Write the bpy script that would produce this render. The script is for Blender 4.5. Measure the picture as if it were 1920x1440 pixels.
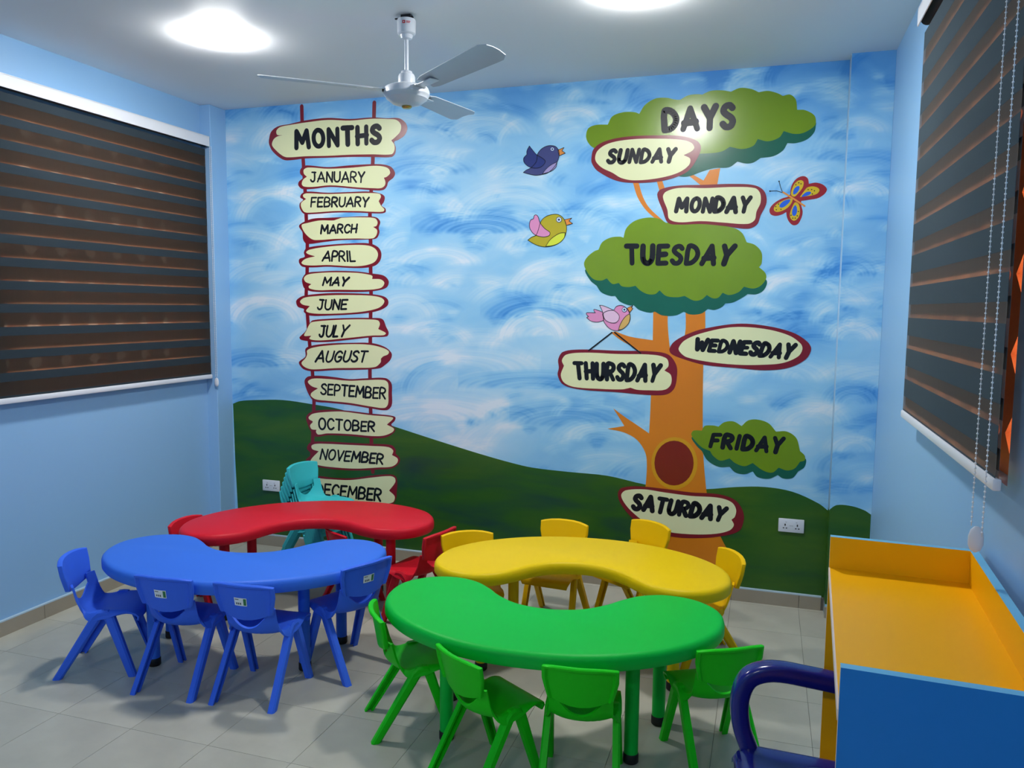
import bpy, bmesh, math, random
import numpy as np
from mathutils import Vector, Matrix

for o in list(bpy.data.objects):
    bpy.data.objects.remove(o, do_unlink=True)
SC = bpy.context.scene
COL = SC.collection
R_ = math.radians

# ------------------------------------------------------------------ camera
F_PX, PITCH, ROLL, YAW, CAM_H = 1478.575, .0979077, .00916405, -.31144209, 1.5
fwd = Vector((math.sin(YAW) * math.cos(PITCH), math.cos(YAW) * math.cos(PITCH), -math.sin(PITCH)))
right0 = Vector((math.cos(YAW), -math.sin(YAW), 0))
up0 = right0.cross(fwd)
c_right = math.cos(ROLL) * right0 + math.sin(ROLL) * up0
c_up = -math.sin(ROLL) * right0 + math.cos(ROLL) * up0
cam_d = bpy.data.cameras.new('camera')
cam_d.sensor_width = 36.0
cam_d.lens = F_PX * 36.0 / 1920.0
cam_d.clip_start = .02
cam = bpy.data.objects.new('camera', cam_d)
COL.objects.link(cam)
m = Matrix((c_right, c_up, -fwd)).transposed().to_4x4()
m.translation = (0, 0, CAM_H)
cam.matrix_world = m
SC.camera = cam

# ------------------------------------------------------------------ world, exposure
SC.view_settings.view_transform = 'Standard'
SC.view_settings.look = 'None'
SC.view_settings.gamma = 1.0
SC.view_settings.use_curve_mapping = False
SC.view_settings.exposure = 0.46
LAMP_STRENGTH = 185.0
REAR_LAMP_STRENGTH = 105.0
world = bpy.data.worlds.new('world')
SC.world = world
world.use_nodes = True
bg = world.node_tree.nodes['Background']
bg.inputs[0].default_value = (1.0, .74, .54, 1)
bg.inputs[1].default_value = 5.5

# ------------------------------------------------------------------ room numbers (metres)
D = 4.1246      # mural wall
D2 = 4.0269     # face of the corner pillar on the right
XL = -3.236     # left wall
XL2 = -3.162    # face of the corner pillar on the left
XR = .5077      # right wall
H = 2.6652      # ceiling
YF = -1.70      # wall behind the photographer
TZ = .445       # table tops


def cam_ray(px, py):
    return c_right * ((px - 960) / F_PX) - c_up * ((py - 720) / F_PX) + fwd


def on_wall(px, py, Y=D):
    d = cam_ray(px, py)
    t = Y / d.y
    return (d.x * t, CAM_H + d.z * t)


# ------------------------------------------------------------------ materials
def lin(c):
    return tuple(((v / 255.0) / 12.92 if v / 255.0 <= .04045 else ((v / 255.0 + .055) / 1.055) ** 2.4) for v in c)


MATS = {}


def mat(name, rgb, rough=.5, var=0.0, scale=8.0, bump=0.0, bscale=60.0, metallic=0.0, spec=.5, rand=0.0, coat=0.0):
    if name in MATS:
        return MATS[name]
    ma = bpy.data.materials.new(name)
    ma.use_nodes = True
    nt = ma.node_tree
    b = nt.nodes['Principled BSDF']
    c = lin(rgb)
    b.inputs['Base Color'].default_value = (*c, 1)
    b.inputs['Roughness'].default_value = rough
    b.inputs['Metallic'].default_value = metallic
    b.inputs['Specular IOR Level'].default_value = spec
    if coat:
        b.inputs['Coat Weight'].default_value = coat
        b.inputs['Coat Roughness'].default_value = .15
    tc = nt.nodes.new('ShaderNodeTexCoord')
    last = None
    if var > 0:
        n = nt.nodes.new('ShaderNodeTexNoise')
        n.inputs['Scale'].default_value = scale
        n.inputs['Detail'].default_value = 4
        nt.links.new(tc.outputs['Object'], n.inputs['Vector'])
        mx = nt.nodes.new('ShaderNodeMix')
        mx.data_type = 'RGBA'
        mx.inputs['A'].default_value = (*[v * (1 - var) for v in c], 1)
        mx.inputs['B'].default_value = (*[min(1, v * (1 + var)) for v in c], 1)
        nt.links.new(n.outputs['Fac'], mx.inputs['Factor'])
        last = mx.outputs['Result']
    if rand > 0:
        oi = nt.nodes.new('ShaderNodeObjectInfo')
        hv = nt.nodes.new('ShaderNodeHueSaturation')
        mr = nt.nodes.new('ShaderNodeMapRange')
        mr.inputs['To Min'].default_value = 1 - rand
        mr.inputs['To Max'].default_value = 1 + rand
        nt.links.new(oi.outputs['Random'], mr.inputs['Value'])
        nt.links.new(mr.outputs['Result'], hv.inputs['Value'])
        if last:
            nt.links.new(last, hv.inputs['Color'])
        else:
            hv.inputs['Color'].default_value = (*c, 1)
        last = hv.outputs['Color']
    if last:
        nt.links.new(last, b.inputs['Base Color'])
    if bump > 0:
        n2 = nt.nodes.new('ShaderNodeTexNoise')
        n2.inputs['Scale'].default_value = bscale
        n2.inputs['Detail'].default_value = 3
        nt.links.new(tc.outputs['Object'], n2.inputs['Vector'])
        bp = nt.nodes.new('ShaderNodeBump')
        bp.inputs['Strength'].default_value = bump
        bp.inputs['Distance'].default_value = .002
        nt.links.new(n2.outputs['Fac'], bp.inputs['Height'])
        nt.links.new(bp.outputs['Normal'], b.inputs['Normal'])
    MATS[name] = ma
    return ma


def emit(name, rgb, strength):
    ma = bpy.data.materials.new(name)
    ma.use_nodes = True
    nt = ma.node_tree
    nt.nodes.clear()
    e = nt.nodes.new('ShaderNodeEmission')
    e.inputs[0].default_value = (*rgb, 1)
    e.inputs[1].default_value = strength
    o = nt.nodes.new('ShaderNodeOutputMaterial')
    nt.links.new(e.outputs[0], o.inputs[0])
    return ma


def fabric(name, rgb, transp, transl):
    ma = bpy.data.materials.new(name)
    ma.use_nodes = True
    nt = ma.node_tree
    nt.nodes.clear()
    o = nt.nodes.new('ShaderNodeOutputMaterial')
    d = nt.nodes.new('ShaderNodeBsdfDiffuse')
    d.inputs[0].default_value = (*lin(rgb), 1)
    t = nt.nodes.new('ShaderNodeBsdfTranslucent')
    t.inputs[0].default_value = (.95, .78, .62, 1)
    x = nt.nodes.new('ShaderNodeBsdfTransparent')
    m1 = nt.nodes.new('ShaderNodeMixShader')
    m1.inputs[0].default_value = transl
    nt.links.new(d.outputs[0], m1.inputs[1])
    nt.links.new(t.outputs[0], m1.inputs[2])
    m2 = nt.nodes.new('ShaderNodeMixShader')
    m2.inputs[0].default_value = transp
    nt.links.new(m1.outputs[0], m2.inputs[1])
    nt.links.new(x.outputs[0], m2.inputs[2])
    tc = nt.nodes.new('ShaderNodeTexCoord')
    mp = nt.nodes.new('ShaderNodeMapping')
    mp.inputs['Scale'].default_value = (1, 60, 4)
    n = nt.nodes.new('ShaderNodeTexNoise')
    n.inputs['Scale'].default_value = 1.0
    n.inputs['Detail'].default_value = 2
    nt.links.new(tc.outputs['Object'], mp.inputs[0])
    nt.links.new(mp.outputs[0], n.inputs['Vector'])
    mr = nt.nodes.new('ShaderNodeMapRange')
    mr.inputs['From Min'].default_value = .3
    mr.inputs['From Max'].default_value = .7
    mr.inputs['To Min'].default_value = transp * .97
    mr.inputs['To Max'].default_value = transp * 1.03
    nt.links.new(n.outputs['Fac'], mr.inputs['Value'])
    nt.links.new(mr.outputs['Result'], m2.inputs[0])
    nt.links.new(m2.outputs[0], o.inputs[0])
    return ma


# ------------------------------------------------------------------ object helpers
def obj(name, me, material=None, parent=None, label=None):
    o = bpy.data.objects.new(name, me)
    COL.objects.link(o)
    if material is not None and me is not None and len(me.materials) == 0:
        me.materials.append(material)
    if parent is not None:
        o.parent = parent
    if label:
        o['label'] = label
    return o


def tag(o, label, cat=None, group=None, kind=None):
    o['label'] = label
    if cat:
        o['category'] = cat
    if group:
        o['group'] = group
    if kind:
        o['kind'] = kind
    return o


def empty(name, loc=(0, 0, 0), rz=0.0):
    o = bpy.data.objects.new(name, None)
    COL.objects.link(o)
    o.location = loc
    o.rotation_euler = (0, 0, rz)
    o.empty_display_size = .1
    return o


def mesh(name, V, Fc, smooth=False, angle=None):
    me = bpy.data.meshes.new(name)
    me.from_pydata([tuple(v) for v in V], [], Fc)
    me.update()
    bm = bmesh.new()
    bm.from_mesh(me)
    bmesh.ops.recalc_face_normals(bm, faces=bm.faces)
    bm.to_mesh(me)
    bm.free()
    if smooth:
        me.polygons.foreach_set('use_smooth', [True] * len(me.polygons))
        if angle:
            me.set_sharp_from_angle(angle=R_(angle))
    me.update()
    return me


class MB:
    """collects boxes, lathes and sweeps into one mesh"""

    def __init__(self):
        self.V, self.F = [], []

    def add(self, V, Fc):
        n = len(self.V)
        self.V += [tuple(v) for v in V]
        self.F += [tuple(i + n for i in f) for f in Fc]
        return self

    def box(self, x0, x1, y0, y1, z0, z1, ch=0.0):
        if ch <= 0:
            V = [(x0, y0, z0), (x1, y0, z0), (x1, y1, z0), (x0, y1, z0), (x0, y0, z1), (x1, y0, z1), (x1, y1, z1), (x0, y1, z1)]
            Fc = [(0, 3, 2, 1), (4, 5, 6, 7), (0, 1, 5, 4), (1, 2, 6, 5), (2, 3, 7, 6), (3, 0, 4, 7)]
            return self.add(V, Fc)
        bm = bmesh.new()
        bmesh.ops.create_cube(bm, size=1)
        for v in bm.verts:
            v.co = Vector(((x0 + x1) / 2 + v.co.x * (x1 - x0), (y0 + y1) / 2 + v.co.y * (y1 - y0), (z0 + z1) / 2 + v.co.z * (z1 - z0)))
        bmesh.ops.bevel(bm, geom=list(bm.edges), offset=ch, segments=2, affect='EDGES', profile=.5)
        bm.verts.index_update()
        self.add([v.co[:] for v in bm.verts], [tuple(v.index for v in f.verts) for f in bm.faces])
        bm.free()
        return self

    def lathe(self, prof, n=24, c=(0, 0, 0), cap=True):
        V, Fc = [], []
        for r, z in prof:
            for i in range(n):
                a = 2 * math.pi * i / n
                V.append((c[0] + r * math.cos(a), c[1] + r * math.sin(a), c[2] + z))
        for k in range(len(prof) - 1):
            for i in range(n):
                j = (i + 1) % n
                Fc.append((k * n + i, k * n + j, (k + 1) * n + j, (k + 1) * n + i))
        if cap:
            Fc.append(tuple(range(n))[::-1])
            Fc.append(tuple(range((len(prof) - 1) * n, len(prof) * n)))
        return self.add(V, Fc)

    def sweep(self, rings, cap=True):
        n = len(rings[0])
        V = [p for r in rings for p in r]
        Fc = []
        for k in range(len(rings) - 1):
            for i in range(n):
                j = (i + 1) % n
                Fc.append((k * n + i, k * n + j, (k + 1) * n + j, (k + 1) * n + i))
        if cap:
            Fc.append(tuple(range(n))[::-1])
            Fc.append(tuple(range((len(rings) - 1) * n, len(rings) * n)))
        return self.add(V, Fc)

    def mesh(self, name, smooth=False, angle=None):
        return mesh(name, self.V, self.F, smooth, angle)


def build(name, mb, material, parent=None, smooth=False, angle=None, label=None):
    return obj(name, mb.mesh(name, smooth, angle), material, parent, label)


def spline(pts, closed=True, n=6):
    """Catmull-Rom; a third entry on a point makes it a corner"""
    P = [np.array(p[:2], float) for p in pts]
    C = [len(p) > 2 for p in pts]
    N = len(P)
    out = []
    rng = range(N) if closed else range(N - 1)
    for i in rng:
        p1, p2 = P[i], P[(i + 1) % N]
        p0 = P[i - 1] if (closed or i > 0) else p1
        p3 = P[(i + 2) % N] if (closed or i + 2 < N) else p2
        d = np.linalg.norm(p2 - p1) + 1e-9
        d0, d3 = np.linalg.norm(p1 - p0), np.linalg.norm(p3 - p2)
        t1 = (p2 - p1) if C[i] else (p2 - p0) * d / (d + d0 + 1e-9)
        t2 = (p2 - p1) if C[(i + 1) % N] else (p3 - p1) * d / (d + d3 + 1e-9)
        for k in range(n):
            t = k / n
            out.append((2 * t ** 3 - 3 * t ** 2 + 1) * p1 + (t ** 3 - 2 * t ** 2 + t) * t1 + (-2 * t ** 3 + 3 * t ** 2) * p2 + (t ** 3 - t ** 2) * t2)
    if not closed:
        out.append(P[-1])
    return out


def structure(o, label=None):
    o['kind'] = 'structure'
    if label:
        o['label'] = label
    return o


# ------------------------------------------------------------------ setting: paint and shell
M_WALL = mat('light_blue_wall_paint', (142, 186, 226), .42, var=.03, scale=1.5, bump=.06, bscale=30)
M_CEIL = mat('white_ceiling_paint', (234, 236, 238), .6, var=.02, scale=2, bump=.05, bscale=20)
M_TILE = mat('grey_floor_tile', (178, 176, 162), .4, var=.24, scale=5.5, bump=.05, bscale=70, rand=.04)
M_GROUT = mat('dark_grout', (104, 102, 95), .9)
M_SKIRT = mat('taupe_skirting_tile', (158, 150, 134), .45, var=.1, scale=6, rand=.04)
M_CAULK = mat('pale_paint_edge', (178, 202, 218), .6)

mb = MB().box(XL - .2, XR + .2, YF - .2, D + .2, -.12, -.004)
floor = structure(build('floor', mb, M_GROUT), 'grey tiled floor')
TP = .3275
tx0 = -2.415 - 3 * TP
ty0 = 2.12 - 12 * TP
full = MB().box(0, TP - .0014, 0, TP - .0014, -.0035, 0).mesh('tile')
i = 0
for a in range(13):
    for b in range(20):
        x0, y0 = tx0 + a * TP, ty0 + b * TP
        x1, y1 = x0 + TP - .0014, y0 + TP - .0014
        cx0, cx1, cy0, cy1 = max(x0, XL), min(x1, XR), max(y0, YF), min(y1, D)
        if cx1 - cx0 < .01 or cy1 - cy0 < .01:
            continue
        if (cx0, cx1, cy0, cy1) == (x0, x1, y0, y1):
            t = obj('tile', full, M_TILE, floor)
        else:
            t = build('tile', MB().box(cx0 - x0, cx1 - x0, cy0 - y0, cy1 - y0, -.0035, 0), M_TILE, floor)
        t.location = (x0, y0, 0)

structure(build('ceiling', MB().box(XL - .2, XR + .2, YF - .2, D + .2, H, H + .12), M_CEIL), 'white painted ceiling')
structure(build('wall_front', MB().box(XL - .2, XR + .2, YF - .2, YF, -.1, H), M_WALL), 'plain light blue wall behind the viewer')


def wall_with_hole(name, x0, x1, hy0, hy1, hz0, hz1):
    mb = MB()
    mb.box(x0, x1, YF, hy0, -.1, H).box(x0, x1, hy1, D + .2, -.1, H)
    mb.box(x0, x1, hy0, hy1, -.1, hz0).box(x0, x1, hy0, hy1, hz1, H)
    return structure(build(name, mb, M_WALL), 'plain light blue painted side wall')


LW = (2.66, 3.90, 1.12, 2.40)
RW = (1.925, 3.12, 1.122, 2.42)
wall_with_hole('wall_left', XL - .2, XL, *LW)
wall_with_hole('wall_right', XR, XR + .2, *RW)
structure(build('trim_1', MB().box(XL - .01, XL2, 3.985, D + .1, -.1, H, .004), M_WALL), 'light blue corner pillar beside the left window')

# painted sky: brush arcs are laid over a fine grid as pigment values
rs = np.random.RandomState(7)
SKY_STROKES = []
for k in range(760):
    cx, cy = rs.uniform(400, 1720), rs.uniform(120, 980)
    rad = rs.uniform(18, 95)
    a0 = rs.uniform(math.pi * .9, math.pi * 1.4)
    a1 = a0 + rs.uniform(.7, 1.9)
    wd = rs.uniform(5, 17)
    SKY_STROKES.append((cx, cy, rad, rad * rs.uniform(.35, .85), a0, a1, wd, rs.choice([.26, .2, .3, -.22, -.28, .16]), rs.randint(1000)))
# the larger strokes one can pick out
for (cx, cy, rx, ry, wd, s) in ((820, 500, 62, 28, 12, .4), (1075, 235, 46, 30, 11, .36), (905, 255, 70, 34, 12, .3), (1000, 640, 55, 50, 14, .45),
                                (900, 440, 70, 26, 24, -.5), (1010, 600, 60, 26, 20, -.5), (790, 330, 60, 24, 18, -.35), (860, 700, 110, 34, 18, .3),
                                (800, 790, 90, 26, 26, .35), (1060, 800, 90, 30, 24, -.3), (1130, 830, 60, 30, 22, .25), (520, 420, 70, 60, 14, .35),
                                (500, 610, 60, 46, 16, .4), (480, 690, 50, 20, 18, -.4), (1500, 560, 70, 40, 14, .3), (1540, 400, 50, 60, 18, -.3),
                                (1620, 370, 40, 26, 12, .5), (1615, 250, 38, 22, 11, .35), (1600, 640, 40, 30, 16, .5), (1590, 520, 36, 26, 20, -.4),
                                (1600, 760, 40, 30, 18, -.35), (1600, 850, 36, 26, 16, .3), (1450, 720, 90, 40, 16, .3), (1520, 800, 50, 30, 20, .25),
                                (1000, 730, 90, 20, 20, -.35), (760, 600, 50, 40, 16, .3), (960, 420, 90, 60, 20, .25), (700, 520, 60, 20, 14, -.2)):
    SKY_STROKES.append((cx, cy, rx, ry, math.pi, 2 * math.pi, wd, s, rs.randint(1000)))


def sky_value(PX, PY):
    """whiteness of the painted sky at image-traced positions on the wall"""
    v = np.full(PX.shape, .43)
    v += .10 * np.sin(PX * .011 + 1.3) * np.sin(PY * .013 + .4) + .06 * np.sin(PX * .021 + PY * .017)
    v -= .26 * np.clip((250 - PY) / 120, 0, 1)
    v += .16 * np.exp(-((PX - 900) / 260) ** 2 - ((PY - 640) / 190) ** 2)
    for (cx, cy, rx, ry, a0, a1, wd, s, seed) in SKY_STROKES:
        sel = (np.abs(PX - cx) < rx + 2.5 * wd) & (np.abs(PY - cy) < ry + 2.5 * wd)
        if not sel.any():
            continue
        dx, dy = (PX[sel] - cx) / rx, (PY[sel] - cy) / ry
        r = np.hypot(dx, dy)
        ang = np.mod(np.arctan2(dy, dx) - a0, 2 * math.pi)
        span = a1 - a0
        edge = np.clip(np.minimum(ang, span - ang) / .35, 0, 1)
        edge[ang > span] = 0
        dist = (r - 1) * min(rx, ry)
        streak = .66 + .34 * np.sin(dist * .9 + seed) * np.sin(dist * .37 + seed * .7 + ang)
        v[sel] += s * np.exp(-(dist / wd) ** 2) * edge * streak
    return np.clip(v, 0, 1)


def sky_material():
    ma = bpy.data.materials.new('painted_sky')
    ma.use_nodes = True
    nt = ma.node_tree
    b = nt.nodes['Principled BSDF']
    b.inputs['Roughness'].default_value = .5
    b.inputs['Specular IOR Level'].default_value = .3
    at = nt.nodes.new('ShaderNodeAttribute')
    at.attribute_name = 'cloud'
    tc = nt.nodes.new('ShaderNodeTexCoord')
    warp = nt.nodes.new('ShaderNodeTexNoise')
    warp.inputs['Scale'].default_value = 2.5
    nt.links.new(tc.outputs['Object'], warp.inputs['Vector'])
    vm = nt.nodes.new('ShaderNodeVectorMath')
    vm.operation = 'MULTIPLY_ADD'
    vm.inputs[1].default_value = (.5, .5, .5)
    nt.links.new(warp.outputs['Color'], vm.inputs[0])
    nt.links.new(tc.outputs['Object'], vm.inputs[2])
    mp = nt.nodes.new('ShaderNodeMapping')
    mp.inputs['Scale'].default_value = (5, 5, 26)
    nt.links.new(vm.outputs[0], mp.inputs[0])
    n = nt.nodes.new('ShaderNodeTexNoise')
    n.inputs['Scale'].default_value = 1.0
    n.inputs['Detail'].default_value = 5
    nt.links.new(mp.outputs[0], n.inputs['Vector'])
    ad = nt.nodes.new('ShaderNodeMath')
    ad.operation = 'MULTIPLY_ADD'
    ad.inputs[1].default_value = .13
    nt.links.new(n.outputs['Fac'], ad.inputs[0])
    nt.links.new(at.outputs['Fac'], ad.inputs[2])
    rp = nt.nodes.new('ShaderNodeValToRGB')
    el = rp.color_ramp.elements
    el[0].position, el[0].color = .1, (*lin((66, 142, 212)), 1)
    el[1].position, el[1].color = 1.15, (*lin((214, 228, 240)), 1)
    for p_, c_ in ((.32, (106, 172, 226)), (.52, (142, 198, 234)), (.74, (176, 214, 237))):
        e = el.new(p_)
        e.color = (*lin(c_), 1)
    el[-1].position = 1.0
    nt.links.new(ad.outputs[0], rp.inputs[0])
    nt.links.new(rp.outputs[0], b.inputs['Base Color'])
    bp = nt.nodes.new('ShaderNodeBump')
    bp.inputs['Strength'].default_value = .12
    bp.inputs['Distance'].default_value = .002
    nt.links.new(n.outputs['Fac'], bp.inputs['Height'])
    nt.links.new(bp.outputs['Normal'], b.inputs['Normal'])
    return ma


M_SKY = sky_material()


def painted_panel(name, x0, x1, Y, depth, nx, nz, parent=None):
    xs = np.linspace(x0, x1, nx)
    zs = np.linspace(0, H, nz)
    X, Z = np.meshgrid(xs, zs)
    Q = np.stack([X.ravel(), np.full(X.size, Y), Z.ravel() - CAM_H], 1)
    Rm = np.array([c_right, c_up, fwd])
    q = Q @ Rm.T
    PX, PY = 960 + F_PX * q[:, 0] / q[:, 2], 720 - F_PX * q[:, 1] / q[:, 2]
    val = sky_value(PX, PY)
    box = np.array([(x0, Y, 0), (x1, Y, 0), (x1, Y, H), (x0, Y, H), (x0, Y + depth, 0), (x1, Y + depth, 0), (x1, Y + depth, H), (x0, Y + depth, H)])
    V = np.concatenate([np.stack([X.ravel(), np.full(X.size, Y), Z.ravel()], 1), box])
    k = (np.arange(nz - 1)[:, None] * nx + np.arange(nx - 1)[None, :]).ravel()
    n0 = X.size
    Fc = np.concatenate([np.stack([k, k + 1, k + nx + 1, k + nx], 1), n0 + np.array([(4, 7, 6, 5), (0, 4, 5, 1), (1, 5, 6, 2), (2, 6, 7, 3), (3, 7, 4, 0)])])
    me = bpy.data.meshes.new(name)
    me.vertices.add(len(V))
    me.vertices.foreach_set('co', V.astype(np.float32).ravel())
    me.loops.add(Fc.size)
    me.loops.foreach_set('vertex_index', Fc.astype(np.int32).ravel())
    me.polygons.add(len(Fc))
    me.polygons.foreach_set('loop_start', np.arange(0, Fc.size, 4, dtype=np.int32))
    me.update(calc_edges=True)
    me.validate()
    at = me.attributes.new('cloud', 'FLOAT', 'POINT')
    side = [.8] * 8
    at.data.foreach_set('value', np.concatenate([val, side]).astype(np.float32))
    return obj(name, me, M_SKY, parent)


wall_back = structure(painted_panel('wall_back', XL2, XR, D, .2, 540, 390), 'mural wall painted with a cloudy sky, green hill, month ladder and tree of days')
PXL = on_wall(1576, 540, D2)[0]
pillar = structure(painted_panel('trim_2', PXL, XR - .0005, D2, D - D2 + .05, 46, 390), 'corner pillar painted as sky and hill, right of the mural')

# skirting
SK = .066
bb = structure(build('baseboard_back', MB().box(XL2, PXL, D - .012, D, 0, SK - .002), M_GROUT), 'taupe tile skirting under the mural')
x = -3.0925
edges = [XL2] + [tx0 + k * TP for k in range(13) if XL2 < tx0 + k * TP < PXL] + [PXL - .012]
for a, b in zip(edges[:-1], edges[1:]):
    build('skirting_tile', MB().box(a + .001, b - .001, D - .016, D - .0125, 0, SK), M_SKIRT, bb)
build('paint_line', MB().box(XL2, PXL - .012, D - .0162, D - .001, SK, SK + .006), M_CAULK, bb)
bl = structure(build('baseboard_left', MB().box(XL, XL + .012, YF, 3.985, 0, SK - .002), M_GROUT), 'taupe tile skirting along the left wall')
y = 2.12 - 11 * TP
while y < 3.985:
    a, b = max(y, YF), min(y + TP, 3.985)
    if b - a > .02:
        build('skirting_tile', MB().box(XL + .0125, XL + .016, a + .001, b - .001, 0, SK), M_SKIRT, bl)
    y += TP
build('paint_line', MB().box(XL + .001, XL + .0162, YF, 3.985, SK, SK + .006), M_CAULK, bl)
br = structure(build('baseboard_right', MB().box(XR - .012, XR, YF, D2, 0, SK - .002), M_GROUT), 'taupe tile skirting along the right wall')
y = 2.12 - 11 * TP
while y < D2:
    a, b = max(y, YF), min(y + TP, D2 - .02)
    if b - a > .02:
        build('skirting_tile', MB().box(XR - .016, XR - .0125, a + .001, b - .001, 0, SK), M_SKIRT, br)
    y += TP
build('skirting_tile', MB().box(XL + .02, XL2 + .004, 3.981, 3.9845, 0, SK), M_SKIRT, bl)
build('skirting_tile', MB().box(XL2 + .0005, XL2 + .004, 3.985, D - .017, 0, SK), M_SKIRT, bl)
build('skirting_tile', MB().box(PXL - .002, XR - .02, D2 - .012, D2 - .001, 0, SK - .012), M_SKIRT, bb)

# ------------------------------------------------------------------ mural on wall_back: flat paint layers
STEP = .00035


def crA(x, y): return (420 + x / 3.6, 180 + y / 3.6)
def crB(x, y): return (420 + x / 3.6, 560 + y / 3.6)
def crC(x, y): return (940 + x / 2.88, 140 + y / 2.88)
def crD(x, y): return (1000 + x / 2.88, 540 + y / 2.88)
def crF(x, y): return (960 + x / 6.545, 260 + y / 6.545)
def crP(x, y): return (1090 + x / 17.45, 560 + y / 17.45)
def crW(x, y): return (1430 + x / 11.08, 310 + y / 11.08)
def px(x, y): return (x, y)


def paint_polys(name, polys, layer, material, parent, label=None, Y=D):
    V, Fc = [], []
    for k, poly in enumerate(polys):
        n = len(V)
        yy = Y - layer * STEP - (k % 20) * 1.4e-5     # overlapping brush marks lie one over the other
        V += [(p[0], yy, p[1]) for p in poly]
        Fc.append(tuple(range(n, n + len(poly))))
    me = bpy.data.meshes.new(name)
    me.from_pydata(V, [], Fc)
    me.update()
    bm = bmesh.new()
    bm.from_mesh(me)
    for f in bm.faces:
        f.normal_update()
        if f.normal.y > 0:
            f.normal_flip()
    bm.to_mesh(me)
    bm.free()
    return obj(name, me, material, parent, label)


def outline(cr, pts, n=6, Y=D, closed=True):
    return [on_wall(*cr(p[0], p[1]), Y) for p in spline(pts, closed, n)]


def shape(name, cr, pts, layer, material, parent, label=None, n=6, Y=D):
    return paint_polys(name, [outline(cr, pts, n, Y)], layer, material, parent, label, Y)


def ribbon(poly, hw):
    """quads and round joints along a polyline in wall coordinates"""
    out = []
    P = [np.array(p, float) for p in poly]
    hws = hw if isinstance(hw, (list, tuple)) else [hw] * len(P)
    for (a, b), h in zip(zip(P[:-1], P[1:]), hws):
        d = b - a
        L = np.linalg.norm(d)
        if L < 1e-6:
            continue
        nrm = np.array([-d[1], d[0]]) / L * h
        out.append([tuple(a + nrm), tuple(b + nrm), tuple(b - nrm), tuple(a - nrm)])
    for p, h in zip(P, hws):
        out.append([(p[0] + h * math.cos(k * math.pi / 5), p[1] + h * math.sin(k * math.pi / 5)) for k in range(10)])
    return out


def O_(w=.62):
    return [(w / 2 + w / 2 * math.sin(2 * math.pi * k / 14), .5 + .5 * math.cos(2 * math.pi * k / 14)) for k in range(15)]


FONT = {
    'A': (.72, [[(0, 0), (.36, 1), (.72, 0)], [(.06, .3), (.64, .34)]]),
    'B': (.6, [[(0, 0), (.02, 1), (.38, .98), (.52, .78), (.4, .57), (.02, .52)], [(.4, .55), (.6, .3), (.45, .05), (0, 0)]]),
    'C': (.6, [[(.58, .82), (.42, .98), (.2, .95), (.03, .65), (.03, .35), (.2, .04), (.42, .02), (.6, .18)]]),
    'D': (.6, [[(0, 0), (0, 1), (.35, .93), (.58, .62), (.56, .32), (.33, .06), (0, 0)]]),
    'E': (.5, [[(.5, 1), (0, .98), (0, 0), (.5, .02)], [(0, .5), (.42, .53)]]),
    'F': (.5, [[(.5, 1), (.02, .98), (0, 0)], [(0, .5), (.4, .53)]]),
    'G': (.62, [[(.58, .82), (.4, .98), (.18, .92), (.03, .6), (.05, .28), (.25, .02), (.48, .06), (.6, .25), (.6, .46), (.34, .45)]]),
    'H': (.56, [[(0, 0), (0, 1)], [(.56, 0), (.56, 1)], [(-.04, .46), (.6, .5)]]),
    'I': (.12, [[(.06, 0), (.06, 1)]]),
    'J': (.5, [[(.12, 1), (.5, .98)], [(.38, 1), (.38, .2), (.25, .02), (.08, .06), (0, .2)]]),
    'L': (.46, [[(0, 1), (0, 0), (.46, .02)]]),
    'M': (.8, [[(0, 0), (.08, 1), (.4, .3), (.72, 1), (.8, 0)]]),
    'N': (.58, [[(0, 0), (.02, 1), (.56, 0), (.58, 1)]]),
    'O': (.62, [O_()]),
    'P': (.52, [[(0, 0), (0, 1), (.4, .97), (.52, .74), (.38, .5), (0, .46)]]),
    'R': (.56, [[(0, 0), (0, 1), (.4, .97), (.52, .76), (.38, .54), (0, .5)], [(.18, .5), (.56, 0)]]),
    'S': (.52, [[(.5, .86), (.35, .99), (.12, .93), (.04, .74), (.2, .57), (.4, .45), (.52, .26), (.4, .04), (.15, .02), (0, .16)]]),
    'T': (.6, [[(0, 1), (.6, 1)], [(.3, 1), (.3, 0)]]),
    'U': (.56, [[(0, 1), (0, .3), (.12, .06), (.3, 0), (.45, .08), (.56, .3), (.56, 1)]]),
    'V': (.58, [[(0, 1), (.28, 0), (.58, 1)]]),
    'W': (.86, [[(0, 1), (.18, 0), (.43, .7), (.66, 0), (.86, 1)]]),
    'Y': (.6, [[(0, 1), (.3, .48), (.6, 1)], [(.3, .48), (.28, 0)]]),
}

M_CREAM = mat('cream_paint', (222, 226, 178), .34, var=.03, scale=6)
M_RED = mat('dark_red_paint', (120, 16, 36), .3, var=.15, scale=5)
M_BLACK = mat('black_paint', (12, 16, 26), .42, spec=.3)
M_LEAF = mat('leaf_green_paint', (110, 142, 18), .24, var=.14, scale=5, bump=.12, bscale=26)
M_LEAFD = mat('deep_green_paint', (18, 92, 74), .24, var=.15, scale=5, bump=.12, bscale=26)
M_TRUNK = mat('orange_trunk_paint', (208, 122, 22), .32, var=.12, scale=3)
M_HOLLOW = mat('maroon_paint', (120, 18, 14), .3, var=.15, scale=6)
M_RING = mat('amber_paint', (206, 150, 22), .32)
M_BIRD1 = mat('indigo_paint', (62, 68, 122), .35)
M_BIRD1W = mat('navy_paint', (34, 48, 116), .35)
M_LILAC = mat('lilac_paint', (160, 148, 196), .35)
M_MUST = mat('mustard_paint', (176, 164, 22), .35)
M_LIME = mat('lime_paint', (208, 220, 60), .35)
M_PINK = mat('pink_paint', (216, 140, 186), .35)
M_PINKL = mat('pale_pink_paint', (220, 186, 214), .35)
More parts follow.
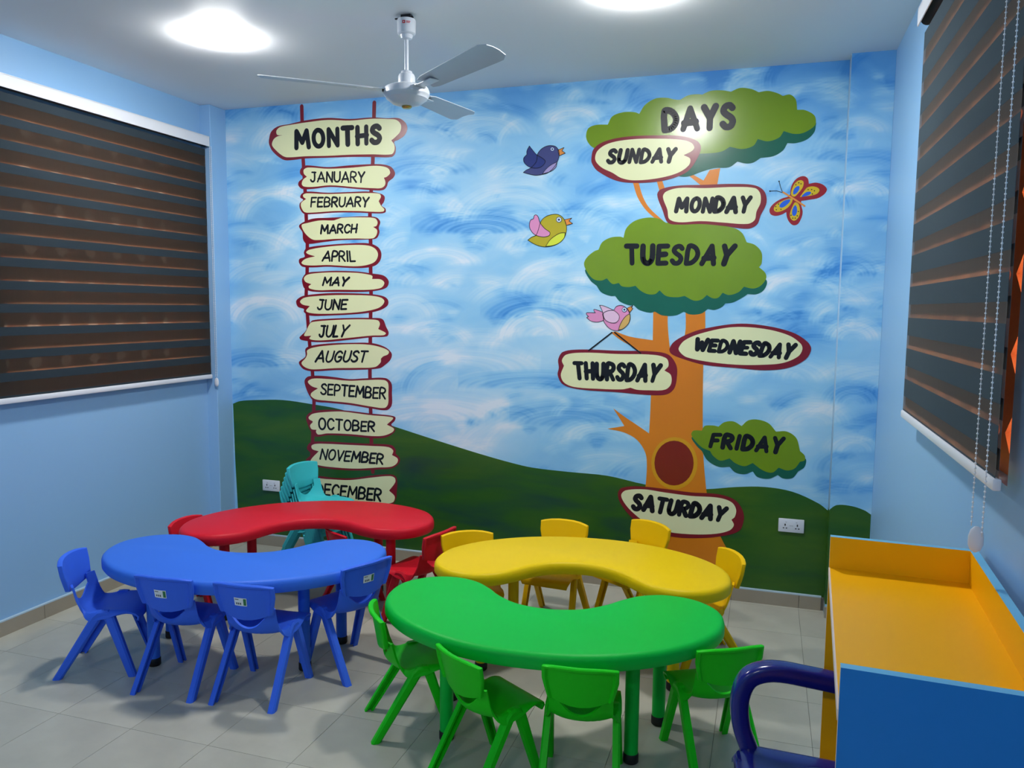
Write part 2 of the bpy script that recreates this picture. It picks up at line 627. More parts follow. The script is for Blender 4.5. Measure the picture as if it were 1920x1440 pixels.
M_TAN = mat('tan_paint', (206, 168, 96), .35)
M_BEAK = mat('orange_beak_paint', (222, 140, 60), .35)
M_EYE = mat('eye_paint', (206, 226, 238), .35)
M_BFLY = mat('butterfly_red_paint', (150, 22, 36), .35)
M_BFYEL = mat('butterfly_yellow_paint', (206, 176, 24), .35)
M_BFBLUE = mat('butterfly_blue_paint', (24, 92, 206), .35)


def hill_material():
    ma = bpy.data.materials.new('hill_green_paint')
    ma.use_nodes = True
    nt = ma.node_tree
    b = nt.nodes['Principled BSDF']
    b.inputs['Roughness'].default_value = .36
    tc = nt.nodes.new('ShaderNodeTexCoord')
    mp = nt.nodes.new('ShaderNodeMapping')
    mp.inputs['Scale'].default_value = (1.6, 1, 6.5)
    nt.links.new(tc.outputs['Object'], mp.inputs[0])
    n = nt.nodes.new('ShaderNodeTexNoise')
    n.inputs['Scale'].default_value = 1.1
    n.inputs['Detail'].default_value = 5
    n.inputs['Distortion'].default_value = .4
    nt.links.new(mp.outputs[0], n.inputs['Vector'])
    rp = nt.nodes.new('ShaderNodeValToRGB')
    el = rp.color_ramp.elements
    el[0].position, el[0].color = .28, (*lin((12, 62, 50)), 1)
    el[1].position, el[1].color = .72, (*lin((58, 98, 12)), 1)
    e = el.new(.48)
    e.color = (*lin((34, 86, 20)), 1)
    nt.links.new(n.outputs['Fac'], rp.inputs[0])
    nt.links.new(rp.outputs[0], b.inputs['Base Color'])
    return ma


M_HILL = hill_material()
shape('painted_hill', px, [(437, 757, 1), (450, 752), (480, 750), (530, 750), (580, 757), (640, 768), (740, 800), (820, 826), (900, 851), (960, 868), (1000, 877),
                           (1069, 885), (1139, 892), (1208, 908), (1260, 915), (1325, 917), (1382, 913), (1434, 913), (1486, 922), (1535, 944), (1552, 957, 1),
                           (1545, 1122, 1), (1375, 1102, 1), (449, 1006, 1), (441, 860, 1)], 1, M_HILL, wall_back, 'painted dark green rolling hill', n=4)
hp = outline(px, [(1553, 957, 1), (1569, 947), (1597, 949), (1621, 957), (1633, 965, 1)], 5, D2, False)
hp = [(max(PXL + .001, min(XR - .002, a)), b) for a, b in hp]
hp[0] = (PXL - .0003, hp[0][1])
hp[-1] = (XR - .002, hp[-1][1])
zs_ = hp[0][1]
side = mesh('painted_hill', [(PXL - .0006, D2 + .0001, SK), (PXL - .0006, D - .001, SK), (PXL - .0006, D - .001, zs_ - .012), (PXL - .0006, D2 + .0001, zs_)], [(0, 1, 2, 3)])
obj('painted_hill', side, M_HILL, pillar)
paint_polys('painted_hill', [hp + [(XR - .002, SK), (PXL - .0003, SK)]], 1, M_HILL, pillar, 'painted dark green hill on the pillar', D2)

# ladder of months
for cr_pts in ([crA(525, 70), crA(535, 430), crA(548, 640), crA(555, 810), crA(563, 1000), crA(562, 1170), crA(555, 1340), crB(563, 100), crB(578, 300), crB(598, 500), crB(608, 700), crB(600, 930), crB(590, 1120), crB(590, 1250)],
               [crA(1015, 45), crA(1005, 440), crA(985, 800), crA(990, 1000), crA(990, 1170), crA(993, 1330), crB(990, 110), crB(988, 280), crB(985, 500), crB(990, 750), crB(995, 960), crB(1005, 1170)]):
    pts = [on_wall(*p) for p in cr_pts]
    paint_polys('ladder_pole', ribbon(pts, .0118), 2, M_RED, wall_back, 'dark red painted pole of the month ladder')


def lettering(cr, word, quad, hw, layer, parent, wob=.02, gap=.2):
    tl, bl_, tr, br_ = [np.array(q, float) for q in quad]
    total = sum(FONT[c][0] for c in word) + gap * (len(word) - 1)
    rr = random.Random(word)
    polys = []
    x = 0.0
    for c in word:
        w, strokes = FONT[c]
        dy = rr.uniform(-wob, wob)
        for s in strokes:
            pts = []
            sm = s if len(s) <= 5 and c not in 'DJ' else [tuple(p) for p in spline(s, False, 3)]
            for (a, b) in sm:
                u = (x + a) / total
                v = b * rr.uniform(.985, 1.0) + dy
                p = (bl_ * (1 - u) + br_ * u) * (1 - v) + (tl * (1 - u) + tr * u) * v
                pts.append(on_wall(*cr(*p)))
            polys += ribbon(pts, hw * rr.uniform(.9, 1.1))
        x += w + gap
    return paint_polys('lettering', polys, layer, M_BLACK, parent, 'black hand-painted letters ' + word)


def sign(word, cr, outer, inner, quad, hw, name='month_sign', lay=3):
    s = shape(name, cr, outer, lay, M_RED, wall_back, 'painted cream board with dark red edge reading ' + word)
    shape('cream_panel', cr, inner, lay + 1, M_CREAM, s)
    lettering(cr, word, quad, hw, lay + 2, s, gap=.34 if hw > .01 else .2)


sign('MONTHS', crA, [(305, 290), (320, 240), (365, 205), (440, 190), (550, 165), (700, 148), (850, 155), (1000, 145), (1100, 150), (1180, 150), (1225, 180), (1238, 220), (1220, 265), (1180, 295), (1150, 310), (1160, 350), (1155, 390), (1130, 412), (1000, 412), (850, 412), (700, 417), (550, 422), (430, 435), (390, 425), (330, 375), (305, 325)],
     [(355, 235), (380, 210), (450, 195), (560, 178), (700, 162), (850, 166), (1000, 154), (1110, 156), (1165, 162), (1195, 195), (1190, 240), (1160, 275), (1130, 300, 1), (1150, 330), (1150, 370), (1130, 394), (1000, 394), (850, 397), (700, 404), (550, 407), (430, 414), (395, 403), (345, 360), (325, 330), (335, 295), (360, 274), (395, 265, 1), (360, 262)],
     ((482, 240), (490, 350), (1052, 200), (1052, 312)), .0145)
sign('JANUARY', crA, [(530, 480), (560, 468), (700, 480), (850, 468), (1000, 460), (1080, 463), (1130, 480), (1155, 520), (1145, 550), (1110, 580), (1100, 610), (1080, 632), (1040, 638), (900, 628), (720, 614), (600, 627), (530, 628), (503, 605), (505, 580), (535, 550), (515, 525), (515, 500)],
     [(540, 497), (570, 483), (700, 491), (850, 485), (1000, 472), (1070, 475), (1110, 490), (1122, 520), (1100, 545), (1080, 552, 1), (1090, 580), (1085, 605), (1060, 622), (1000, 622), (900, 617), (720, 603), (600, 614), (540, 611), (526, 595), (535, 565), (560, 545, 1), (540, 525)],
     ((587, 514), (587, 578), (950, 512), (946, 582)), .0052)
sign('FEBRUARY', crA, [(525, 660), (560, 645), (700, 653), (850, 648), (980, 645), (1060, 660), (1085, 680), (1080, 715), (1065, 740), (1090, 760), (1090, 785), (1050, 793), (900, 787), (750, 787), (600, 797), (540, 795), (513, 760), (512, 725), (535, 700), (515, 685)],
     [(535, 667), (560, 657), (700, 662), (850, 657), (980, 655), (1050, 661), (1060, 680), (1045, 710, 1), (1062, 742), (1083, 765), (1075, 780), (1020, 782), (900, 777), (750, 777), (600, 787), (545, 784), (522, 750), (522, 722), (555, 695, 1), (537, 682)],
     ((592, 686), (588, 748), (980, 684), (972, 746)), .0055)
sign('MARCH', crA, [(510, 870), (540, 850), (600, 828), (700, 822), (800, 818), (950, 812), (1030, 820), (1055, 850), (1045, 890), (1050, 920), (1030, 960), (980, 968), (800, 972), (680, 985), (560, 998), (535, 970), (530, 920), (508, 885)],
     [(526, 870), (560, 858), (650, 840), (740, 840), (765, 832, 1), (800, 822), (950, 819), (1020, 826), (1037, 850), (1030, 876), (1008, 884, 1), (1034, 905), (1029, 940), (1005, 961), (900, 962), (750, 965), (650, 972), (600, 969), (560, 940), (532, 900)],
     ((658, 872), (655, 928), (900, 866), (892, 921)), .0058)
sign('APRIL', crA, [(540, 1055), (560, 1025), (700, 1005), (850, 995), (980, 995), (1040, 1020), (1062, 1060), (1055, 1110), (1020, 1145), (950, 1160), (850, 1160), (700, 1152), (600, 1157), (530, 1152), (507, 1125), (510, 1100), (545, 1085)],
     [(555, 1055), (580, 1037), (700, 1017), (850, 1006), (970, 1009), (1020, 1030), (1040, 1065), (1030, 1105), (1000, 1130), (930, 1147), (850, 1149), (700, 1141), (600, 1144), (540, 1139), (524, 1125), (550, 1100), (615, 1082, 1), (570, 1068)],
     ((682, 1048), (665, 1112), (876, 1048), (886, 1116)), .0056)
sign('MAY', crA, [(530, 1230), (560, 1195), (650, 1185), (750, 1180), (900, 1185), (1000, 1198), (1080, 1213), (1112, 1250), (1100, 1290), (1050, 1310), (950, 1322), (750, 1322), (600, 1320), (545, 1300), (530, 1265)],
     [(540, 1230), (565, 1206), (650, 1194), (750, 1190), (900, 1194), (985, 1207), (1003, 1217), (1000, 1235, 1), (1058, 1238), (1083, 1260), (1068, 1290), (1030, 1303), (950, 1309), (750, 1308), (640, 1311), (580, 1300), (572, 1286), (590, 1270, 1), (552, 1255)],
     ((678, 1224), (668, 1277), (846, 1226), (824, 1281)), .0064)
sign('JUNE', crB, [(487, 20), (500, 0), (540, -20), (700, -37), (850, -37), (1000, -30), (1080, -15), (1108, 10), (1105, 45), (1060, 75), (980, 95), (850, 107), (700, 114), (580, 114), (540, 90), (540, 70), (500, 55)],
     [(514, 20), (540, -5), (620, -17), (750, -24), (900, -24), (1000, -19), (1060, -7), (1083, 15), (1073, 40), (1040, 64), (960, 84), (850, 96), (700, 102), (600, 99), (555, 84), (580, 50, 1), (532, 40)],
     ((640, 8), (632, 74), (836, 8), (826, 72)), .006)
sign('JULY', crB, [(520, 250), (550, 220), (580, 165), (600, 146), (700, 136), (850, 130), (1000, 130), (1070, 138), (1095, 190), (1112, 230), (1100, 254), (1000, 260), (850, 277), (700, 292), (600, 292), (570, 287), (520, 277), (510, 262)],
     [(582, 167), (600, 157), (700, 147), (850, 140), (980, 140), (1040, 147), (1053, 170), (1042, 205, 1), (1093, 232), (1080, 246), (1000, 249), (850, 264), (700, 279), (620, 281), (577, 270), (590, 250, 1), (542, 250), (557, 215)],
     ((650, 182), (645, 257), (850, 180), (816, 256)), .0064)
sign('AUGUST', crB, [(550, 340), (580, 320), (700, 303), (850, 298), (1000, 300), (1090, 328), (1132, 370), (1125, 410), (1090, 445), (1050, 470), (900, 480), (750, 482), (600, 490), (540, 477), (510, 445), (508, 425), (550, 390)],
     [(562, 350), (600, 331), (700, 316), (850, 307), (980, 311), (1070, 331), (1113, 355), (1108, 375), (1075, 390), (1060, 405, 1), (1058, 430), (1020, 461), (900, 467), (750, 469), (600, 477), (550, 464), (524, 435), (552, 400), (562, 375)],
     ((638, 354), (618, 426), (974, 354), (955, 426)), .0062)
sign('SEPTEMBER', crB, [(545, 550), (570, 525), (650, 520), (750, 530), (850, 543), (950, 538), (1090, 536), (1130, 570), (1134, 640), (1132, 720), (1100, 752), (1000, 742), (850, 717), (700, 702), (610, 692), (575, 650), (550, 590)],
     [(567, 560), (600, 540), (700, 542), (850, 554), (950, 550), (1080, 549), (1108, 570), (1110, 640), (1108, 710), (1085, 737), (1000, 729), (850, 704), (700, 689), (620, 679), (587, 655), (592, 635), (635, 605, 1), (592, 590)],
     ((660, 575), (655, 645), (1094, 604), (1088, 676)), .006)
sign('OCTOBER', crB, [(555, 800), (580, 770), (640, 753), (750, 750), (850, 758), (1000, 776), (1120, 788), (1157, 800), (1152, 825), (1130, 850), (1157, 880), (1147, 905), (1090, 937), (1000, 942), (850, 927), (700, 922), (620, 932), (590, 900), (570, 860)],
     [(572, 800), (600, 777), (700, 764), (800, 762), (900, 774), (1000, 787), (1100, 795), (1143, 806), (1100, 850, 1), (1148, 878), (1138, 900), (1080, 924), (1000, 927), (850, 914), (700, 909), (637, 917), (622, 900), (625, 885, 1), (592, 880), (582, 855), (600, 830), (577, 815)],
     ((642, 805), (642, 880), (1020, 834), (1014, 896)), .006)
sign('NOVEMBER', crB, [(560, 1010), (585, 970), (700, 965), (850, 973), (1000, 980), (1130, 988), (1160, 1020), (1160, 1045), (1187, 1075), (1182, 1110), (1140, 1142), (1050, 1152), (900, 1160), (750, 1152), (620, 1132), (560, 1105), (555, 1085), (590, 1050)],
     [(592, 992), (620, 980), (700, 980), (850, 987), (1000, 994), (1110, 1002), (1143, 1025), (1135, 1055, 1), (1173, 1080), (1168, 1110), (1130, 1134), (1050, 1139), (900, 1147), (750, 1139), (640, 1124), (587, 1100), (592, 1080), (640, 1030, 1), (597, 1015)],
     ((664, 1014), (650, 1081), (1080, 1050), (1070, 1115)), .006)
sign('DECEMBER', crB, [(560, 1210), (620, 1195), (750, 1210), (880, 1210), (1000, 1193), (1120, 1186), (1160, 1200), (1170, 1240), (1167, 1300), (1162, 1350), (1130, 1392), (1000, 1402), (800, 1397), (600, 1385), (560, 1330), (545, 1260)],
     [(590, 1215), (700, 1218), (850, 1224), (1000, 1207), (1120, 1197), (1153, 1210), (1156, 1240), (1115, 1295, 1), (1153, 1335), (1140, 1374), (1050, 1387), (850, 1384), (650, 1374), (600, 1340), (585, 1280)],
     ((628, 1245), (622, 1318), (1066, 1288), (1055, 1365)), .0066)

# tree of days
tree = paint_polys('painted_tree', [
    outline(crD, [(648, 100, 1), (645, 282, 1), (520, 262), (445, 235, 1), (418, 240, 1), (470, 280), (540, 320), (600, 360), (636, 420), (635, 570), (630, 700), (625, 785, 1), (560, 740), (500, 700), (432, 650, 1),
                  (470, 710), (492, 745, 1), (400, 760, 1), (490, 780), (560, 820), (605, 890), (613, 960), (605, 1080), (590, 1200), (560, 1330), (430, 1500, 1), (1143, 1530, 1), (1108, 1500, 1), (1030, 1380), (960, 1220), (938, 1115), (930, 1050), (918, 900), (915, 700), (918, 420), (928, 240), (928, 100, 1),
                  (822, 100, 1), (818, 255), (780, 290), (738, 335, 1), (726, 200), (727, 100, 1)], 4),
    outline(crC, [(710, 580, 1), (740, 578, 1), (765, 660), (800, 720), (875, 790, 1), (840, 785, 1), (780, 730), (735, 660)], 4),
    outline(crC, [(838, 570, 1), (868, 570, 1), (885, 620, 1), (855, 632, 1)], 2),
    outline(crC, [(1000, 535, 1), (1035, 540, 1), (1092, 572, 1), (1125, 515, 1), (1182, 505, 1), (1165, 600, 1), (1080, 600, 1)], 2)],
    3, M_TRUNK, wall_back, 'painted orange tree trunk with branches')


def ell(cx, cy, rx, ry, n=28):
    return [(cx + rx * math.cos(2 * math.pi * k / n), cy + ry * math.sin(2 * math.pi * k / n)) for k in range(n)]


shape('hollow_ring', crD, ell(762, 946, 125, 141), 4, M_RING, tree, 'amber ring around the tree hollow', 1)
shape('hollow', crD, ell(760, 945, 106, 121), 5, M_HOLLOW, tree, 'maroon tree hollow', 1)
cw = shape('crown', crC, [(458, 330), (470, 290), (510, 272), (575, 270, 1), (600, 225), (660, 203), (720, 203), (745, 212, 1), (775, 165), (830, 130), (890, 125), (940, 135), (965, 136, 1), (1010, 112), (1060, 106), (1085, 108, 1), (1130, 88), (1190, 85), (1240, 92, 1), (1290, 72), (1350, 78), (1390, 95, 1),
                          (1440, 88), (1490, 100), (1520, 115, 1), (1560, 108), (1590, 135), (1597, 190, 1), (1640, 192), (1690, 220), (1700, 265, 1), (1690, 310), (1650, 350), (1590, 370), (1545, 370, 1), (1520, 410), (1470, 440), (1400, 450, 1), (1360, 475), (1320, 480), (1275, 470, 1),
                          (1230, 500), (1150, 505), (1080, 525), (1010, 550), (950, 545), (800, 450), (530, 405), (490, 390), (465, 360)], 4, M_LEAFD, wall_back, 'painted green tree crown reading DAYS', 5)
shape('leaf_layer', crC, [(458, 330), (470, 290), (510, 272), (575, 270, 1), (600, 225), (660, 203), (720, 203), (745, 212, 1), (775, 165), (830, 130), (890, 125), (940, 135), (965, 136, 1), (1010, 112), (1060, 106), (1085, 108, 1), (1130, 88), (1190, 85), (1240, 92, 1), (1290, 72), (1350, 78), (1390, 95, 1),
                         (1440, 88), (1490, 100), (1520, 115, 1), (1560, 108), (1590, 135), (1597, 190, 1), (1640, 192), (1690, 220), (1698, 262), (1680, 287), (1630, 315), (1580, 320), (1525, 305, 1), (1500, 340), (1440, 360), (1385, 348, 1), (1360, 385), (1300, 402), (1235, 390, 1), (1190, 415), (1120, 425), (900, 430), (600, 415), (530, 405), (490, 390), (465, 360)], 5, M_LEAF, cw, None, 5)
lettering(crC, 'DAYS', ((882, 195), (882, 300), (1250, 162), (1250, 283)), .016, 6, cw, 0, .36)
cw = shape('crown', crC, [(455, 1050), (480, 1110), (515, 1140, 1), (540, 1175), (590, 1195), (615, 1195, 1), (640, 1225), (690, 1245), (715, 1245, 1), (745, 1270), (800, 1285), (830, 1280, 1), (870, 1300), (940, 1300), (985, 1280, 1), (1020, 1295), (1080, 1290), (1115, 1265, 1), (1150, 1270), (1190, 1255), (1210, 1235, 1), (1250, 1230), (1300, 1205), (1330, 1185, 1), (1380, 1185), (1420, 1160), (1432, 1110), (1300, 1000), (900, 950), (600, 1000)], 4, M_LEAFD, wall_back, 'painted green tree crown reading TUESDAY', 5)
shape('leaf_layer', crC, [(447, 1025), (460, 990), (500, 955), (525, 945, 1), (545, 905), (590, 880), (640, 875), (660, 880, 1), (675, 830), (720, 790), (790, 772), (850, 778), (890, 800, 1), (1000, 800), (1100, 806), (1250, 826), (1300, 855), (1325, 905, 1), (1370, 920), (1405, 960), (1405, 1020), (1392, 1040, 1), (1425, 1070), (1430, 1100), (1400, 1140), (1360, 1155), (1310, 1145, 1),
                         (1280, 1175), (1230, 1190), (1195, 1178, 1), (1170, 1205), (1140, 1207), (1110, 1190, 1), (1080, 1215), (1040, 1220), (990, 1195, 1), (950, 1202), (890, 1195), (855, 1165, 1), (830, 1185), (790, 1185), (750, 1165), (725, 1140, 1), (690, 1147), (650, 1142), (635, 1125, 1), (600, 1130), (570, 1100, 1), (540, 1112), (500, 1105), (470, 1075)], 5, M_LEAF, cw, None, 5)
lettering(crC, 'TUESDAY', ((676, 925), (680, 1018), (1262, 925), (1230, 1022)), .0135, 6, cw, 0, .36)
cw = shape('crown', crD, [(856, 805), (880, 850), (910, 880, 1), (940, 930), (1000, 965), (1060, 965, 1), (1090, 995), (1140, 1005), (1185, 990, 1), (1210, 1020), (1270, 1030), (1320, 1010, 1), (1350, 1028), (1400, 1025), (1430, 990, 1), (1465, 965), (1468, 920), (1300, 880), (1000, 820)], 4, M_LEAFD, wall_back, 'painted green tree crown reading FRIDAY', 5)
shape('leaf_layer', crD, [(853, 790), (865, 770), (910, 770, 1), (925, 745), (970, 742), (1000, 748, 1), (1030, 725), (1080, 720), (1125, 745, 1), (1160, 715), (1210, 710), (1270, 730), (1310, 775, 1), (1370, 775), (1420, 810), (1440, 880, 1), (1465, 905), (1465, 930), (1440, 938, 1), (1410, 975), (1370, 985), (1325, 970, 1), (1290, 997), (1240, 985), (1185, 945, 1), (1140, 962), (1090, 945), (1060, 920, 1), (1010, 932), (970, 905), (955, 880, 1), (910, 860), (870, 820)], 5, M_LEAF, cw, None, 5)
lettering(crD, 'FRIDAY', ((972, 790), (956, 855), (1352, 812), (1332, 888)), .0112, 6, cw, 0, .36)
DS = dict(name='day_sign', lay=6)
sign('SUNDAY', crC, [(487, 450), (500, 400), (560, 360), (680, 335), (850, 328), (980, 333), (1060, 360), (1078, 395), (1060, 450), (1010, 520), (940, 555), (850, 577), (720, 585), (620, 572), (520, 520), (490, 480)],
     [(508, 460), (520, 412), (580, 372), (700, 350), (850, 346), (970, 352), (1025, 368), (1042, 392), (1030, 412), (985, 435, 1), (1020, 455), (1012, 490), (955, 530), (850, 559), (720, 571), (650, 559), (600, 530), (540, 500)],
     ((588, 408), (574, 476), (942, 402), (926, 470)), .0108, **DS)
sign('MONDAY', crC, [(842, 650), (860, 620), (950, 600), (1100, 595), (1250, 590), (1370, 598), (1420, 630), (1432, 690), (1400, 760), (1380, 810), (1330, 832), (1200, 817), (1080, 807), (960, 810), (900, 800), (870, 730)],
     [(873, 660), (890, 632), (960, 612), (1100, 613), (1250, 607), (1370, 613), (1397, 640), (1400, 690), (1378, 740), (1368, 785), (1330, 806), (1200, 799), (1080, 791), (960, 797), (907, 780), (897, 730)],
     ((954, 670), (944, 738), (1346, 664), (1330, 742)), .0112, **DS)
sign('WEDNESDAY', crD, [(735, 330), (760, 290), (830, 250), (920, 220), (1100, 193), (1250, 203), (1400, 240), (1480, 290), (1500, 330), (1470, 385), (1380, 430), (1250, 444), (1100, 432), (920, 414), (800, 380), (745, 355)],
     [(785, 325), (820, 281), (920, 241), (1080, 211), (1250, 221), (1380, 256), (1443, 300), (1453, 330), (1430, 369), (1350, 404), (1250, 414), (1100, 414), (950, 399), (830, 374), (796, 350)],
     ((888, 276), (874, 330), (1416, 308), (1384, 380)), .0108, **DS)
sign('THURSDAY', crD, [(135, 385), (160, 345), (250, 332), (450, 338), (650, 343), (730, 360), (770, 410), (777, 460), (762, 540), (720, 574), (620, 577), (450, 562), (250, 547), (160, 520), (132, 470), (138, 430)],
     [(155, 390), (180, 359), (280, 349), (450, 356), (650, 361), (720, 381), (730, 420), (708, 445, 1), (743, 470), (743, 520), (710, 549), (620, 552), (560, 549), (525, 538, 1), (480, 547), (350, 544), (220, 534), (166, 510), (149, 470), (166, 420, 1)],
     ((222, 404), (232, 486), (688, 418), (662, 504)), .0113, **DS)
sign('SATURDAY', crD, [(457, 1110), (475, 1080), (560, 1070), (700, 1083), (850, 1103), (1000, 1113), (1090, 1145), (1130, 1200), (1137, 1250), (1110, 1312), (1000, 1342), (850, 1350), (720, 1337), (600, 1292), (520, 1227), (470, 1160)],
     [(475, 1117), (500, 1092), (600, 1087), (700, 1102), (850, 1122), (1000, 1132), (1070, 1156), (1095, 1195), (1088, 1235), (1070, 1250, 1), (1083, 1280), (1058, 1309), (980, 1327), (850, 1329), (720, 1314), (620, 1274), (540, 1214), (492, 1160)],
     ((552, 1116), (538, 1190), (1044, 1190), (1018, 1256)), .012, **DS)
paint_polys('painted_rope', ribbon([on_wall(*crD(425, 240)), on_wall(*crD(300, 337))], .0035) + ribbon([on_wall(*crD(440, 240)), on_wall(*crD(580, 352))], .0035), 9, M_BLACK, wall_back, 'black painted rope holding the THURSDAY board')


def bird(name, cr, parts, eye, label, lw):
    b = None
    for k, (nm, pts, ma) in enumerate(parts):
        o = outline(cr, pts, 5)
        if b is None:
            b = paint_polys(name, [o], 3, ma, wall_back, label)
        else:
            paint_polys(nm, [o], 3 + k, ma, b)
        paint_polys('outline', ribbon(o + [o[0]], lw), 3 + len(parts) + .2 * k, M_BLACK, b)
    (ex, ey, er, pr) = eye
    paint_polys('eye', [outline(cr, ell(ex, ey, er * 1.25, er * 1.25), 1)], 9, M_BIRD1W, b)
    paint_polys('eye', [outline(cr, ell(ex, ey, er, er), 1)], 10, M_EYE, b)
    paint_polys('pupil', [outline(cr, ell(ex, ey, pr, pr), 1)], 11, M_BIRD1W, b)


bird('painted_bird', crF, [
    ('body', [(315, 190), (360, 130), (420, 95), (480, 85), (540, 100), (575, 150), (580, 210), (560, 280), (510, 360), (440, 420), (370, 440), (290, 450), (210, 435), (140, 415, 1), (180, 385), (230, 360), (300, 280)], M_BIRD1),
    ('wing', [(215, 90, 1), (245, 130), (300, 195), (360, 230), (410, 275), (390, 320), (340, 355), (270, 362), (200, 340), (150, 290), (145, 240), (185, 195, 1), (185, 150)], M_BIRD1W),
    ('belly', [(555, 285, 1), (540, 350), (480, 400), (375, 435, 1), (410, 385), (470, 330)], M_LILAC),
    ('beak', [(565, 140, 1), (640, 110, 1), (615, 150, 1), (655, 178, 1), (580, 212, 1)], M_BEAK)], (497, 130, 20, 11), 'painted dark blue bird', .0014)
bird('painted_bird', crF, [
    ('body', [(360, 1010), (420, 955), (500, 930), (570, 932), (630, 975), (665, 1050), (670, 1130), (640, 1220), (580, 1280), (500, 1315), (410, 1328), (330, 1315), (260, 1285), (195, 1245, 1), (240, 1210), (300, 1180)], M_MUST),
    ('wing', [(295, 935), (320, 955), (345, 1030), (400, 1100), (465, 1150), (460, 1185), (410, 1205), (340, 1200), (270, 1170), (225, 1110), (215, 1060), (230, 1000), (265, 985, 1), (275, 945)], M_PINK),
    ('belly', [(655, 1155, 1), (640, 1220), (580, 1280), (500, 1312), (415, 1322, 1), (470, 1240), (550, 1180), (600, 1158)], M_LIME),
    ('beak', [(645, 995, 1), (735, 975, 1), (700, 1010, 1), (745, 1042, 1), (668, 1065, 1)], M_BEAK)], (578, 995, 28, 14), 'painted yellow bird with a pink wing', .0014)
bird('painted_bird', crP, [
    ('body', [(1060, 370), (1130, 270), (1220, 225), (1320, 220), (1420, 260), (1500, 330), (1560, 430), (1600, 530), (1600, 680), (1550, 800), (1450, 920), (1340, 1000), (1200, 1045), (1080, 1040), (950, 990), (820, 870), (740, 740), (720, 600), (700, 500), (850, 400)], M_PINK),
    ('tail', [(420, 350), (520, 370), (700, 450), (730, 600), (730, 700), (640, 740), (520, 765), (380, 750), (280, 710), (240, 670), (175, 620, 1), (240, 580, 1), (165, 500), (185, 460), (460, 460, 1), (415, 390)], M_PINK),
    ('wing', [(600, 215, 1), (700, 225), (850, 280), (1000, 350), (1150, 440), (1240, 560), (1230, 680), (1150, 770), (1060, 795), (940, 780), (820, 720), (750, 630), (715, 500), (680, 380)], M_PINKL),
    ('belly', [(1580, 490, 1), (1600, 600), (1560, 780), (1450, 920), (1330, 1000), (1220, 1020, 1), (1260, 880), (1340, 720), (1450, 580)], M_TAN),
    ('beak', [(1500, 310, 1), (1690, 220, 1), (1640, 290, 1), (1690, 320, 1), (1590, 450, 1)], M_BEAK)], (1412, 360, 66, 34), 'painted pink bird perched on the branch', .0012)
bf = shape('painted_butterfly', crW, [(570, 600), (580, 500), (620, 380), (700, 280), (800, 230), (880, 230), (940, 280), (960, 385, 1), (1100, 360), (1230, 390), (1310, 450), (1335, 510), (1280, 600), (1150, 680), (1000, 710), (800, 740, 1), (800, 830, 1), (830, 970), (800, 1100), (730, 1220), (640, 1245), (560, 1190), (505, 1080), (490, 970, 1), (400, 1020), (270, 1050), (170, 1020), (140, 940), (170, 860), (260, 770), (400, 690), (520, 655, 1)], 3, M_BFLY, wall_back, 'painted red and yellow butterfly')
for pts in ([(590, 610), (640, 420), (720, 330), (800, 310), (850, 350), (830, 460), (740, 580), (660, 650)], [(770, 660, 1), (850, 550), (930, 460), (1050, 440), (1150, 470), (1180, 520), (1130, 590), (1000, 630)],
            [(620, 700), (560, 690), (450, 720), (300, 800), (235, 880), (240, 940), (300, 970), (420, 940), (530, 870), (600, 780)], [(670, 770), (740, 800), (775, 920), (760, 1050), (700, 1130), (640, 1150), (580, 1100), (565, 1010), (600, 900)]):
    shape('wing_patch', crW, pts, 4, M_BFYEL, bf)
for pts in ([(740, 430), (765, 450), (750, 520), (690, 590), (640, 605), (635, 540), (680, 460)], [(810, 650), (860, 590), (930, 550), (1000, 555), (990, 600), (900, 640)],
            [(570, 710), (560, 760), (480, 840), (400, 880), (350, 860), (370, 800), (460, 730)], [(680, 830), (710, 880), (710, 980), (670, 1050), (625, 1040), (610, 970), (640, 870)]):
    shape('wing_spot', crW, pts, 5, M_BFBLUE, bf)
dots = [(690, 405), (750, 365), (797, 385), (945, 505), (1018, 505), (1075, 530), (1030, 595), (330, 805), (272, 860), (283, 922), (380, 915), (588, 1040), (625, 1098), (676, 1098), (718, 1050), (742, 960)]
paint_polys('wing_dots', [outline(crW, ell(a, b, 13, 13, 8), 1) for a, b in dots], 5, M_BLACK, bf)
paint_polys('body', ribbon([on_wall(*crW(425, 560)), on_wall(*crW(650, 700)), on_wall(*crW(870, 845))], .0040), 6, M_BEAK, bf)
paint_polys('antennae', ribbon([on_wall(*crW(*p)) for p in ((410, 560), (370, 450), (340, 335))], .0014) + ribbon([on_wall(*crW(*p)) for p in ((400, 565), (290, 530), (150, 535))], .0014)
            + [outline(crW, ell(340, 335, 16, 16, 8), 1), outline(crW, ell(150, 537, 16, 16, 8), 1)], 6, M_BLACK, bf)

# ------------------------------------------------------------------ windows of terracotta screen blocks
M_TERRA = mat('terracotta', (206, 118, 62), .8, var=.15, scale=20, rand=.06)


def block_mesh(s, dpt):
    o = [(-s, -s), (0, -s), (s, -s), (s, 0), (s, s), (0, s), (-s, s), (-s, 0)]
    k = s * .80
    q = k / 2
    inn = [(-q, -q), (0, -k), (q, -q), (k, 0), (q, q), (0, k), (-q, q), (-k, 0)]
    V = []
    for xx in (0, dpt):
        V += [(xx, a, b) for a, b in o] + [(xx, a, b) for a, b in inn]
    Fc = []
    for i in range(8):
        j = (i + 1) % 8
        Fc += [(i, j, 8 + j, 8 + i), (16 + j, 16 + i, 24 + i, 24 + j), (i, 16 + i, 16 + j, j), (8 + i, 8 + j, 24 + j, 24 + i)]
    return mesh('block', V, Fc)


